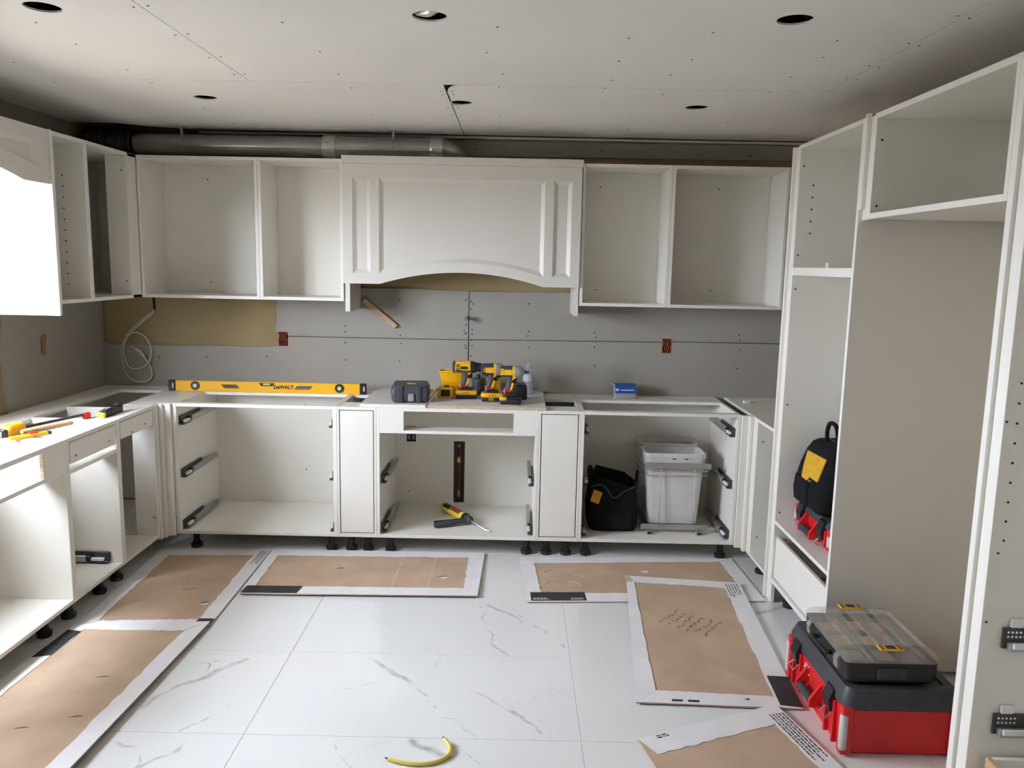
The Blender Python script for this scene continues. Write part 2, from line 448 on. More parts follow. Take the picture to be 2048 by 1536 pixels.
# back wall: tan old board behind, grey drywall pieces in front
wall_back = struct('wall_back', MB().box(XW - .1, XR + .1, YW + 0.020, YW + 0.10, 0, 2.70), 'tan')
def bpanel(outer, holes=()):
    return obj('drywall_sheet', MB().plate(outer, list(holes), YW, YW + 0.019, 'xz'), 'drywall', wall_back, 0)
bpanel([(XW, 0), (-0.291, 0), (-0.291, 1.164), (-1.401, 1.164), (-1.401, 1.104), (-1.464, 1.104), (-1.464, 1.108), (-1.50, 1.106), (-1.502, 1.10), (-2.52, 1.094), (-2.52, 1.11), (XW, 1.11)],
       [[(-0.385, .10), (-0.29 - .01, .10), (-0.30, .54), (-0.385, .54)], [(-0.68, .51), (-0.60, .51), (-0.60, .58), (-0.68, .58)]])
bpanel([(-0.285, 0), (XR, 0), (XR, 1.178), (0.966, 1.178), (0.966, 1.108), (0.906, 1.108), (0.906, 1.174), (-0.285, 1.166)])
bpanel([(-1.401, 1.170), (-0.291, 1.170), (-0.290, 1.464), (-0.60, 1.472), (-0.95, 1.472), (-0.99, 1.60), (-1.469, 1.60), (-1.469, 1.24), (-1.478, 1.24), (-1.478, 1.195), (-1.401, 1.195)])
bpanel([(-0.285, 1.172), (0.906, 1.180), (0.906, 1.200), (0.966, 1.200), (0.966, 1.183), (XR, 1.186), (XR, 1.60), (0.42, 1.60), (0.36, 1.468), (-0.285, 1.462)])
bpanel([(-1.9, 2.262), (XR, 2.276), (XR, 2.362), (-1.9, 2.350)])
obj('furring_strip', MB().box(-1.9, XR, YW - .022, YW + .018, 2.366, 2.379, .002), 'ceiling', wall_back)
mb = MB()
for x in (-2.2, -1.9, -1.53, -1.05, -0.71, -0.31, -0.265, 0.08, 0.49, 1.38):
    for z in (1.03, 1.135, 1.20, 1.235, 1.40, 2.30):
        if x < -1.5 and 1.1 < z < 2.0: continue
        xx = x + rnd.uniform(-.006, .006); zz = z + rnd.uniform(-.012, .012)
        mb.cyl((xx, YW - .0008, zz), (xx, YW + .003, zz), 0.0045, n=8)
for k in range(9):
    zz = 1.02 + k * .048; xx = -0.288 + rnd.choice((-.016, .014))
    mb.cyl((xx, YW - .0008, zz), (xx, YW + .003, zz), 0.0045, n=8)
obj('screw_heads', mb, 'holedark', wall_back, 0, kind='stuff')
obj('board_slit', MB().prism([(-2.238, 1.30), (-2.228, 1.295), (-2.222, 1.33), (-2.224, 1.42), (-2.242, 1.42), (-2.236, 1.34)], YW + .0165, YW + .021), 'holedark', wall_back, 0)

# left wall with the window opening
wall_left = thing('wall_left', '', '', (0, 0, 0)); del wall_left['label']; del wall_left['category']; wall_left['kind'] = 'structure'
wy0, wy1, wz0, wz1 = WIN
dx0, dx1, dz0, dz1 = FILL_DOOR
DHOLE = [(dx0, dz0), (dx1, dz0), (dx1, dz1), (dx0, dz1)]
obj('old_board', MB().plate([(YF - .1, 0), (YW + .02, 0), (YW + .02, 2.70), (YF - .1, 2.70)], [[(wy0, wz0), (wy1, wz0), (wy1, wz1), (wy0, wz1)], DHOLE], XW - .12, XW - .019, 'yz'), 'tan', wall_left, 0)
def lpanel(outer, holes=()):
    return obj('drywall_sheet', MB().plate(outer, list(holes), XW - .019, XW, 'yz'), 'drywall', wall_left, 0)
lpanel([(3.955, 0), (YW, 0), (YW, 2.19), (4.69, 2.19), (4.69, ZC), (3.30, ZC), (3.30, 2.15), (3.955, 2.15)],
       [[(4.268, 1.10), (4.312, 1.10), (4.318, 1.16), (4.326, 1.208), (4.300, 1.215), (4.272, 1.205)]])
lpanel([(YF, 0), (wy0 - .005, 0), (wy0 - .005, 2.15), (3.296, 2.15), (3.296, ZC), (YF, ZC)], [DHOLE])
obj('corner_stud', MB().box(XW - .10, XW - .02, 4.70, 4.74, 2.0, 2.6), 'darkwood', wall_left, 0)
win = struct('window_1', MB().plate([(wy0, wz0), (wy1, wz0), (wy1, wz1), (wy0, wz1)],
      [[(wy0 + .05, wz0 + .05), ((wy0 + wy1) / 2 - .025, wz0 + .05), ((wy0 + wy1) / 2 - .025, wz1 - .05), (wy0 + .05, wz1 - .05)],
       [((wy0 + wy1) / 2 + .025, wz0 + .05), (wy1 - .05, wz0 + .05), (wy1 - .05, wz1 - .05), ((wy0 + wy1) / 2 + .025, wz1 - .05)]], XW - .10, XW - .05, 'yz'), 'sill', 0)
for a, b_ in ((wy0 + .05, (wy0 + wy1) / 2 - .025), ((wy0 + wy1) / 2 + .025, wy1 - .05)):
    obj('window_pane', MB().box(XW - .078, XW - .074, a, b_, wz0 + .05, wz1 - .05), 'glass', win, 0)
obj('window_sill', MB().box(XW - .05, XW + .01, wy0, wy1, wz0 - .02, wz0, .003), 'sill', win)

struct('ground', MB().box(-45, 45, -45, 45, -0.6, -0.4), mat('added_ground', (0.34, 0.30, 0.24), 0.9, var=.1, scale=2), 0)  # unseen ground, added to block low sky light and warm the bounce

# right wall, the wall behind the camera, and the door added to the left wall for ambient light
struct('wall_right', MB().box(XR, XR + .1, YF - .1, YW + .02, 0, 2.70), 'beige', 0)
struct('wall_front', MB().box(XW - .1, XR + .1, YF - .1, YF, 0, 2.70), 'beige', 0)
hs = []
for k in range(2):
    a = dx0 + .06 + k * (dx1 - dx0 - .06) / 2; hs.append([(a, dz0 + .08), (a + (dx1 - dx0) / 2 - .09, dz0 + .08), (a + (dx1 - dx0) / 2 - .09, dz1 - .06), (a, dz1 - .06)])
dr = struct('fill_door', MB().plate([(dx0, dz0), (dx1, dz0), (dx1, dz1), (dx0, dz1)], hs, XW - .10, XW - .05, 'yz'), 'sill', 0)
for h in hs:
    obj('fill_door_pane', MB().box(XW - .078, XW - .072, h[0][0], h[1][0], h[0][1], h[2][1]), 'glass', dr, 0)

# ------------------------------------------------------------------ cabinets
class Fr:
    """cabinet frame: u along the front, v from the front into the cabinet, w up"""
    def __init__(s, kind, front):
        s.k = kind; s.f = front
    def P(s, u, v, w):
        if s.k == 'back': return (u, s.f + v, w)
        if s.k == 'left': return (s.f - v, u, w)
        return (s.f + v, u, w)
    def box(s, mb, u0, u1, v0, v1, w0, w1, bev=0.0012):
        a, b_ = s.P(u0, v0, w0), s.P(u1, v1, w1)
        return mb.box(a[0], b_[0], a[1], b_[1], a[2], b_[2], bev)

T18 = 0.018
def board(root, fr, name, u0, u1, v0, v1, w0, w1, mt='white', bev=0.0012, label=None):
    return obj(name, fr.box(MB(), u0, u1, v0, v1, w0, w1, bev), mt, root, 0, label)

LEG = {}
def leg(root, x, y, h):
    key = round(h, 3)
    if key not in LEG:
        mb = MB()
        mb.loft_axis((0, 0, 0), (0, 0, h), [(0, .030), (.10, .032), (.22, .032), (.28, .022), (.36, .022), (.40, .017), (.86, .017), (.90, .030), (1, .030)], 14)
        o = obj('leg', mb, 'plastic_black', None, 40); LEG[key] = o
    else:
        o = LEG[key].copy(); COL.objects.link(o)
    o.parent = root; o.location = Vector((x, y, 0)) - ORG[root.name]
    return o

def slide(root, fr, u, d, w, v0=0.03, v1=0.50, clip=True):
    """drawer runner screwed to the side at u, standing off in direction d"""
    r = obj('drawer_slide', fr.box(MB(), u + d * .012, u + d * .034, v0 + .11, v1, w + .004, w + .036, .003), 'steel', root, 0)
    obj('slide_channel', fr.box(fr.box(MB(), u, u + d * .012, v0, v1 * .62, w + .006, w + .050, .001), u, u + d * .030, v0, v0 + .10, w, w + .010, .003), 'darksteel', r, 0)
    mb = fr.box(MB(), u + d * .010, u + d * .030, v0 + .085, v0 + .12, w + .008, w + .034, .003)
    obj('slide_stop', mb, 'plastic_black', r, 0)
    if clip:
        obj('locking_clip', fr.box(MB(), u + d * .014, u + d * .032, v0 + .02, v0 + .085, w + .010, w + .026, .003), 'clip', r, 0)
    return r

def screws(root, pts, r=0.0042, axis=(0, -1, 0)):
    mb = MB(); a = Vector(axis) * 0.0008
    for p in pts:
        p = Vector(p); mb.cyl(p - a * .2, p + a, r, n=8)
    return obj('screw_holes', mb, 'holedark', root, 0, kind='stuff')

ZB, ZT, YB = 0.100, 0.843, 4.332
BK = Fr('back', YB)
def base_box(root, fr, u0, u1, depth, z0=ZB, z1=ZT, rail_f=0.10, rail_b=0.18, back=True, t=T18):
    board(root, fr, 'side_panel', u0, u0 + t, 0, depth, z0, z1)
    board(root, fr, 'side_panel', u1 - t, u1, 0, depth, z0, z1)
    board(root, fr, 'bottom_panel', u0 + t, u1 - t, 0.001, depth, z0, z0 + T18)
    if back: board(root, fr, 'back_panel', u0 + t, u1 - t, depth - .012, depth, z0 + T18, z1)
    board(root, fr, 'stretcher', u0 + t, u1 - t, 0.001, rail_f, z1 - T18, z1)
    board(root, fr, 'stretcher', u0 + t, u1 - t, depth - .012 - rail_b, depth - .012, z1 - T18, z1)

DB = YW - YB - 0.003
# drawer base, left of the range base
b1 = thing('base_cabinet', 'wide open drawer base under the yellow level, three slides on each side', 'cabinet', (-1.425, YB, 0), group='base cabinets along the back wall')
base_box(b1, BK, -1.878, -0.973, DB, rail_f=.045, rail_b=.18, t=.022)
for w in (.106, .402, .702):
    slide(b1, BK, -1.856, 1, w + .014); slide(b1, BK, -0.995, -1, w + .014)
screws(b1, [(-1.30, YB + DB - .0135, .745), (-1.30, YB + DB - .0135, .33), (-1.09, YB + DB - .0135, .745)])
for x in (-1.80, -1.026): leg(b1, x, YB + .075, ZB)
for x in (-1.80, -1.026): leg(b1, x, YB + .5, ZB)
# narrow pull-out units
def narrow(u0, u1, lab):
    r = thing('pullout_cabinet', lab, 'cabinet', ((u0 + u1) / 2, YB, 0), group='narrow cabinets flanking the range base')
    base_box(r, BK, u0, u1, DB, rail_f=.15, rail_b=.20, t=.012)
    board(r, BK, 'toe_rail', u0 + .012, u1 - .012, 0.0005, .02, ZB + .0185, ZB + .022)
    board(r, BK, 'door', u0 + .0175, u1 - .0165, 0.0, .018, ZB + .027, ZT - .0225, bev=.002)
    for x in (u0 + .06, u1 - .06): leg(r, x, YB + .075, ZB); leg(r, x, YB + .5, ZB)
    return r
narrow(-0.972, -0.756, 'narrow white pull-out cabinet with plain door left of the range base')
narrow(0.140, 0.371, 'narrow white pull-out cabinet with plain door right of the range base')
# range base with slotted apron
b3 = thing('range_base_cabinet', 'open range base cabinet with slotted apron, caulking gun on its floor', 'cabinet', (-0.31, YB, 0), group='base cabinets along the back wall')
board(b3, BK, 'side_panel', -0.755, -0.737, 0, DB, ZB, ZT); board(b3, BK, 'side_panel', 0.121, 0.139, 0, DB, ZB, ZT)
board(b3, BK, 'bottom_panel', -0.737, 0.121, 0.001, DB, ZB, ZB + T18)
yb = YB + DB
obj('back_panel', MB().plate([(-0.737, ZB + T18), (0.121, ZB + T18), (0.121, ZT), (-0.737, ZT)],
    [[(-0.372, .140), (-0.366, .13), (-0.305, .135), (-0.302, .53), (-0.372, .53)], [(-0.668, .522), (-0.610, .522), (-0.610, .570), (-0.668, .570)]], yb - .012, yb, 'xz'), 'white', b3, 0)
obj('apron', MB().plate([(-0.737, .700), (0.121, .700), (0.121, ZT), (-0.737, ZT)], [[(-0.605, .716), (0.0, .716), (0.0, .824), (-0.605, .824)]], YB + .0005, YB + T18, 'xz'), 'white', b3, 0)
board(b3, BK, 'stretcher', -0.737, 0.121, .019, .12, .700, .716)
board(b3, BK, 'stretcher', -0.737, 0.121, DB - .2, DB - .013, ZT - T18, ZT)
for w in (.124, .405):
    slide(b3, BK, -0.737, 1, w); slide(b3, BK, 0.121, -1, w)
screws(b3, [(-0.655, yb - .0135, .20), (-0.66, yb - .0135, .62)])
for x in (-0.688, 0.086): leg(b3, x, YB + .075, ZB); leg(b3, x, YB + .5, ZB)
obj('scratch', MB().box(-0.668, -0.61, yb - .0128, yb - .0121, .617, .622), 'holedark', b3, 0)
# bin base, right
b5 = thing('base_cabinet', 'wide open base cabinet holding the pull-out bins and an open tool bag', 'cabinet', (0.81, YB, 0), group='base cabinets along the back wall')
base_box(b5, BK, 0.372, 1.246, DB, rail_f=.05, rail_b=.20)
for w in (.125, .415, .710):
    slide(b5, BK, 0.390, 1, w); slide(b5, BK, 1.228, -1, w)
for x in (0.424, 1.193): leg(b5, x, YB + .075, ZB); leg(b5, x, YB + .5, ZB)

# inside-corner fillers
cf = thing('corner_filler', 'stepped white filler boards in the left inside corner of the base run', 'filler', (-1.92, 4.29, 0.09))
obj('filler_board', MB().box(-1.956, -1.936, 4.2635, 4.312, .086, .842, .002), 'white', cf, 0)
obj('filler_board', MB().box(-1.936, -1.9155, 4.290, 4.3115, .088, .842, .003), 'white', cf, 0)
obj('filler_board', MB().box(-1.936, -1.8795, 4.312, 4.331, .094, .842, .002), 'white', cf, 0)
cf = thing('corner_filler', 'stepped white filler boards in the right inside corner beside the bin cabinet', 'filler', (1.28, 4.29, 0.08))
obj('filler_board', MB().box(1.2475, 1.296, 4.314, 4.333, .09, .842, .002), 'white', cf, 0)
obj('filler_board', MB().box(1.282, 1.302, 4.286, 4.313, .078, .842, .003), 'white', cf, 0)
obj('filler_board', MB().box(1.303, 1.322, 4.2315, 4.313, .078, .8255, .002), 'white', cf, 0)

# right return base with full top
RB = Fr('right', 1.303)
rb = thing('return_base_cabinet', 'short white base cabinet with closed top between corner and tall pantry', 'cabinet', (1.303, 4.05, 0))
board(rb, RB, 'side_panel', 4.212, 4.230, 0, .12, .08, .825); board(rb, RB, 'side_panel', 3.872, 3.888, 0, .59, .08, .825)
board(rb, RB, 'bottom_panel', 3.888, 4.212, 0, .59, .08, .098)
board(rb, RB, 'back_panel', 3.888, 4.93, .578, .59, .098, .825)
board(rb, RB, 'top_panel', 3.872, 4.932, 0, .59, .826, .844)
screws(rb, [(1.335, 4.2115, .72), (1.335, 4.2115, .19), (1.395, 4.2115, .79)], .004)
leg(rb, 1.36, 3.93, .08); leg(rb, 1.36, 4.18, .08); leg(rb, 1.84, 3.93, .08)

# ---- left run
LF = Fr('left', -1.942); DL = 0.595
sk = thing('sink_base_cabinet', 'open white sink base below the window with slotted front apron', 'cabinet', (-1.942, 2.93, 0), group='base cabinets along the left wall')
board(sk, LF, 'side_panel', 2.45, 2.468, 0, DL, ZB, ZT); board(sk, LF, 'side_panel', 3.383, 3.401, 0, DL, ZB, ZT)
board(sk, LF, 'bottom_panel', 2.468, 3.383, .001, DL, ZB, ZB + T18); board(sk, LF, 'back_panel', 2.468, 3.383, DL - .012, DL, ZB + T18, .62)
obj('apron', MB().plate([(2.468, .695), (3.383, .695), (3.383, ZT), (2.468, ZT)], [[(2.62, .712), (3.232, .712), (3.232, .822), (2.62, .822)]], -1.9425 - T18, -1.9425, 'yz'), 'white', sk, 0)
obj('cut_edge', MB().box(-1.959, -1.9435, 3.229, 3.2325, .713, .821), 'particle', sk, 0, 'raw cut edge of the apron slot')
board(sk, LF, 'slot_floor', 2.468, 3.383, .019, .14, .695, .711)
board(sk, LF, 'stretcher', 2.468, 3.383, .019, .112, ZT - T18, ZT)
board(sk, LF, 'stretcher', 2.468, 3.383, DL - .17, DL, ZT - T18, ZT)
for y in (2.53, 3.272): leg(sk, -2.015, y, ZB); leg(sk, -2.45, y, ZB)
l2 = thing('base_cabinet', 'single-bay white base with a false drawer front, beside the sink base', 'cabinet', (-1.942, 3.63, 0), group='base cabinets along the left wall')
base_box(l2, LF, 3.402, 3.855, DL, rail_f=.112, rail_b=.17)
board(l2, LF, 'rail', 3.420, 3.837, .001, .10, .682, .700)
board(l2, LF, 'false_drawer_front', 3.428, 3.822, -.001, .017, .726, .821, bev=.002)
slide(l2, LF, 3.837, -1, .124, .06, .50)
screws(l2, [(-1.9405, 3.47, .755), (-1.9405, 3.765, .755)], axis=(1, 0, 0))
for y in (3.394 + .065, 3.735): leg(l2, -2.012, y, ZB); leg(l2, -2.45, y, ZB)
l3 = thing('base_cabinet', 'blind-corner white base with a small false drawer front, next to the corner', 'cabinet', (-1.942, 4.06, 0), group='base cabinets along the left wall')
board(l3, LF, 'side_panel', 3.856, 3.874, 0, DL, ZB, ZT)
board(l3, LF, 'side_panel', 4.244, 4.262, 0, .12, ZB, ZT)
board(l3, LF, 'bottom_panel', 3.874, 4.244, .001, DL, ZB, ZB + T18)
board(l3, LF, 'bottom_panel', 4.262, 4.90, .07, DL, ZB, ZB + T18)
board(l3, LF, 'back_panel', 3.874, 4.93, DL - .012, DL, ZB + T18, ZT)
board(l3, LF, 'end_panel', 4.918, 4.930, .062, DL - .013, ZB + T18, ZT - .02)
board(l3, LF, 'stretcher', 3.874, 4.244, .001, .155, ZT - T18, ZT)
board(l3, LF, 'stretcher', 3.874, 4.93, DL - .17, DL - .013, ZT - T18, ZT)
board(l3, LF, 'stretcher', 4.163, 4.181, .156, DL - .171, .77, ZT)
obj('corner_top', MB().box(-2.11, -1.8815, 4.336, 4.93, ZT - T18, ZT - .0005, .0012), 'white', l3, 0)
obj('corner_top', MB().box(-2.11, -1.96, 4.2625, 4.3355, ZT - T18, ZT - .0005, .0012), 'white', l3, 0)
obj('corner_top', MB().box(-2.38, -2.111, 4.755, 4.93, ZT - T18, ZT - .0005, .0012), 'white', l3, 0)
board(l3, LF, 'false_drawer_front', 3.880, 4.232, -.001, .017, .738, .821, bev=.002)
screws(l3, [(-1.9405, 3.99, .752), (-1.9405, 4.14, .765), (-1.9605, 4.2435, .22)], axis=(1, -1, 0))
leg(l3, -2.010, 3.90, ZB); leg(l3, -2.45, 4.6, ZB)

# ---- wall cabinets
YU, ZU0, ZU1 = 4.618, 1.405, 2.198
UB = Fr('back', YU); DU = YW - YU - .003
def wall_box(root, fr, u0, u1, depth, z0=ZU0, z1=ZU1, t=T18, skip_far=False):
    board(root, fr, 'side_panel', u0, u0 + t, 0, depth, z0, z1)
    if not skip_far: board(root, fr, 'side_panel', u1 - t, u1, 0, depth, z0, z1)
    e = u1 - (0 if skip_far else t)
    board(root, fr, 'top_panel', u0 + t, e, 0.0005, depth, z1 - T18, z1)
    board(root, fr, 'bottom_panel', u0 + t, e, 0.0005, depth, z0, z0 + T18)
    board(root, fr, 'back_panel', u0 + t, e, depth - .012, depth, z0 + T18, z1 - T18)
yub = YU + DU - .0128
def wall_cab(u0, u1, lab, holes):
    r = thing('wall_cabinet', lab, 'cabinet', ((u0 + u1) / 2, YU, ZU0), group='open wall cabinets on the back wall')
    wall_box(r, UB, u0, u1, DU)
    screws(r, [(x, yub, z) for x, z in holes])
    return r
wall_cab(-2.144, -1.4665, 'open white wall cabinet above the coiled cable, left end of back wall', [(-1.86, 2.10), (-1.86, 1.49)])
wall_cab(-1.4655, -0.987, 'open white wall cabinet directly left of the range hood', [(-1.045, 2.10), (-1.04, 1.49)])
wall_cab(0.361, 0.8635, 'open white wall cabinet directly right of the range hood', [(0.49, 2.10), (0.48, 1.49)])
wall_cab(0.8645, 1.520, 'open white wall cabinet beside the tall pantry, right end of back wall', [(1.20, 2.10), (1.18, 1.50)])
LU = Fr('left', -2.145); DLU = 0.39
c = thing('wall_cabinet', 'narrow white wall cabinet beside the bright window with bored shelf holes', 'cabinet', (-2.145, 3.92, ZU0), group='open wall cabinets on the left wall')
wall_box(c, LU, 3.786, 4.081, DLU)
screws(c, [(-2.255, 4.0622, 1.49 + k * .0535) for k in range(11)], .0036)
obj('end_panel', MB().box(-2.539, -2.137, 3.765, 3.785, 1.352, 2.199, .0015), 'white', c, 0)
c = thing('wall_cabinet', 'blind-corner white wall cabinet on the left wall meeting the back run', 'cabinet', (-2.145, 4.35, ZU0), group='open wall cabinets on the left wall')
wall_box(c, LU, 4.082, 4.93, DLU, skip_far=True)
board(c, LU, 'far_panel', 4.912, 4.9295, .0006, DLU - .013, ZU0 + .0185, ZU1 - .0185)
board(c, LU, 'blind_panel', 4.50, 4.517, .0006, .115, ZU0 + .0185, ZU1 - .0185)
obj('corner_stile', MB().box(-2.163, -2.1455, 4.518, 4.617, ZU0 + .0005, ZU1 - .0005, .001), 'white', c, 0)
screws(c, [(-2.17, 4.4995, 1.50), (-2.17, 4.4995, 2.10)])

# ---- arched fronts: range hood and window valance
def arched_front(root, fr, u0, u1, z0, z1, inset, arch, side, mt='paint', stile=.05):
    """framed arched panel. side = width of flat part; arch = rise"""
    um = (u0 + u1) / 2; ua, ub = u0 + side, u1 - side
    def arc(off, a, b2, n=24, rise=arch):
        return [(a + (b2 - a) * k / n, z0 + off + rise * (1 - (2 * k / n - 1) ** 2)) for k in range(n + 1)]
    mb = MB()
    def ring(pts, v): return [fr.P(p[0], v, p[1]) for p in pts]
    outer = [(u0, z0)] + arc(0, ua, ub) + [(u1, z0), (u1, z1), (u0, z1)]
    ztop = z1 - .075
    holes = [[(u0 + .055, z0 + .058), (u0 + .155, z0 + .058), (u0 + .155, ztop), (u0 + .055, ztop)],
             [(u1 - .155, z0 + .058), (u1 - .055, z0 + .058), (u1 - .055, ztop), (u1 - .155, ztop)],
             arc(.056, u0 + .205, u1 - .205) + [(u1 - .205, ztop), (u0 + .205, ztop)]]
    if inset == 'center':
        holes = [arc(.07, u0 + .10, u1 - .10) + [(u1 - .10, z1 - .06), (u0 + .10, z1 - .06)]]
    ax = {'back': 'xz', 'left': 'yz'}[fr.k]
    f0 = fr.f; d = 1 if fr.k == 'back' else -1
    obj('frame', MB().plate(outer, holes, f0, f0 + d * .020, ax), mt, root, 0)
    # bevelled recessed panels
    for h in holes:
        cx = sum(p[0] for p in h) / len(h); cz = sum(p[1] for p in h) / len(h)
        w = max(p[0] for p in h) - min(p[0] for p in h); hh = max(p[1] for p in h) - min(p[1] for p in h)
        b_ = .022
        umin, umax = min(p[0] for p in h), max(p[0] for p in h)
        n = len(h); inner = []
        for i in range(n):      # mitred offset
            p, a, c2 = Vector(h[i]), Vector(h[i - 1]), Vector(h[(i + 1) % n])
            e1 = (p - a).normalized(); e2 = (c2 - p).normalized()
            n1 = Vector((-e1.y, e1.x)); n2 = Vector((-e2.y, e2.x))
            bis = (n1 + n2); bis = bis / max(bis.length, 1e-6)
            inner.append(tuple(p + bis * (b_ / max(.3, bis.dot(n1)))))
        mb = MB(); bm = mb.bm
        A = [bm.verts.new(fr.P(p[0], .0012, p[1])) for p in h]
        Bv = [bm.verts.new(fr.P(p[0], .0145, p[1])) for p in inner]
        for i in range(n): bm.faces.new((A[i], A[(i + 1) % n], Bv[(i + 1) % n], Bv[i]))
        es = [bm.edges.get((Bv[i], Bv[(i + 1) % n])) for i in range(n)]
        bmesh.ops.triangle_fill(bm, use_beauty=True, edges=es)
        bmesh.ops.recalc_face_normals(bm, faces=bm.faces)
        # give the panel a back so it has thickness
        A2 = [bm.verts.new(fr.P(p[0], .0195, p[1])) for p in h]
        for i in range(n): bm.faces.new((A[i], A2[i], A2[(i + 1) % n], A[(i + 1) % n]))
        es = [bm.edges.get((A2[i], A2[(i + 1) % n])) for i in range(n)]
        bmesh.ops.triangle_fill(bm, use_beauty=True, edges=es)
        bmesh.ops.recalc_face_normals(bm, faces=bm.faces)
        obj('raised_panel', mb, mt, root, 0)

HB = Fr('back', YU - .022)
hood = thing('range_hood_cover', 'white panelled range hood cover with arched lower edge above the range base', 'range hood', (-0.31, YU, 1.35))
arched_front(hood, HB, -0.984, 0.356, 1.508, 2.172, 'three', .072, .205)
obj('crown_board', MB().box(-0.986, 0.360, YU - .036, YU - .0005, 2.1725, 2.214, .002), 'paint', hood, 0)
obj('side_panel', MB().box(-0.978, -0.950, YU - .0015, YW - .002, 1.347, 2.172, .001), 'paint', hood, 0)
obj('side_panel', MB().box(0.331, 0.356, YU - .0015, YW - .002, 1.347, 2.172, .001), 'paint', hood, 0)
obj('top_board', MB().box(-0.949, 0.330, YU, YW - .002, 2.15, 2.17, .001), 'paint', hood, 0)
val = thing('window_valance', 'white arched valance spanning the window beside the left wall cabinet', 'valance', (-2.145, 2.7, 1.95))
arched_front(val, Fr('left', -2.143), 1.95, 3.763, 1.955, 2.197, 'center', .085, .20)
obj('top_board', MB().box(-2.539, -2.1645, 1.95, 3.763, 2.178, 2.196, .001), 'paint', val, 0)

# ---- tall units on the right
XP = 1.277; RP = Fr('right', XP); DR = XR - XP - .004; ZP = 2.194
t1 = thing('pantry_cabinet', 'tall open pantry cabinet holding a black tool bag and red toolbox', 'cabinet', (XP, 3.44, 0), group='tall cabinets on the right wall')
board(t1, RP, 'side_panel', 3.085, 3.104, 0, DR, .02, ZP); board(t1, RP, 'side_panel', 3.766, 3.785, 0, DR, .115, ZP)
board(t1, RP, 'top_panel', 3.104, 3.766, .0005, DR, ZP - T18, ZP)
board(t1, RP, 'divider', 3.104, 3.766, .0005, DR - .013, 1.608, 1.644)
board(t1, RP, 'shelf', 3.104, 3.766, .0005, DR - .013, .412, .430)
board(t1, RP, 'bottom_panel', 3.104, 3.766, .0005, DR - .013, .118, .138)
board(t1, RP, 'back_panel', 3.104, 3.766, DR - .012, DR, .138, ZP - T18)
board(t1, RP, 'drawer_front', 3.110, 3.762, .012, .030, .143, .348, bev=.002)
board(t1, RP, 'drawer_side', 3.740, 3.752, .031, .50, .15, .33); board(t1, RP, 'drawer_side', 3.118, 3.130, .031, .50, .15, .33)
yy = 3.7655
screws(t1, [(1.297, yy, 2.10), (1.297, yy, 1.70), (1.297, yy, 1.545), (1.297, yy, 1.0), (1.297, yy, .47)] + [(1.345, yy, 1.80 + k * .054) for k in range(5)], .0042)
leg(t1, 1.367, 3.74, .118); leg(t1, 1.85, 3.74, .118); leg(t1, 1.367, 3.13, .118)
obj('spacer_block', MB().box(1.43, 1.62, 3.738, 3.7655, 1.645, 1.668, .001), 'white', t1, 0)
pf = thing('pantry_filler', 'tall recessed white filler strip reaching the floor beside the pantry', 'filler', (XP, 3.82, 0))
obj('filler_strip', MB().box(XP + .012, XP + .030, 3.7855, 3.850, .002, ZP, .001), 'white', pf, 0)
obj('filler_return', MB().box(XP - .002, XP + .10, 3.8505, 3.868, .002, ZP, .001), 'white', pf, 0)
ft = thing('over_fridge_cabinet', 'open white cabinet high over the empty fridge bay', 'cabinet', (XP, 2.57, 1.82))
board(ft, RP, 'side_panel', 2.985, 3.003, 0, DR, 1.822, ZP); board(ft, RP, 'side_panel', 2.156, 2.174, 0, DR, 1.822, ZP)
board(ft, RP, 'top_panel', 2.174, 2.985, .0005, DR, ZP - .020, ZP); board(ft, RP, 'bottom_panel', 2.174, 2.985, .0005, DR, 1.822, 1.842)
board(ft, RP, 'back_panel', 2.174, 2.985, DR - .012, DR, 1.842, ZP - .02)
board(ft, RP, 'filler_strip', 3.0035, 3.084, .016, .034, 1.822, ZP)
board(ft, RP, 'filler_return', 3.066, 3.084, .0, .0155, 1.86, ZP + .012)
screws(ft, [(1.30, 2.9845, 2.10), (1.30, 2.9845, 1.868)])
fe = thing('fridge_end_panel', 'tall white end panel closing the fridge bay next to the nearest cabinet', 'panel', (XP, 2.14, 0))
obj('panel', MB().box(XP, XR - .004, 2.130, 2.155, .001, ZP, .0015), 'white', fe, 0)
obj('filler_strip', MB().box(XP + .012, XP + .03, 2.083, 2.1295, .001, ZP, .001), 'white', fe, 0)
nc = thing('pantry_cabinet', 'nearest tall white cabinet at right edge with shelf holes and two slides', 'cabinet', (XP, 1.7, 0), group='tall cabinets on the right wall')
board(nc, RP, 'side_panel', 2.064, 2.082, 0, DR, .001, ZP); board(nc, RP, 'side_panel', 1.30, 1.318, 0, DR, .001, ZP)
board(nc, RP, 'top_panel', 1.318, 2.064, .0005, DR, ZP - T18, ZP); board(nc, RP, 'back_panel', 1.318, 2.064, DR - .012, DR, .10, ZP - T18)
board(nc, RP, 'bottom_panel', 1.318, 2.064, .0005, DR - .013, .10, .118)
screws(nc, [(1.281 + .004, 2.0635, 1.252), (1.301, 2.0635, .895), (1.29, 2.0635, .70)] + [(1.312, 2.0635, .93 + k * .053) for k in range(9)], .0032)
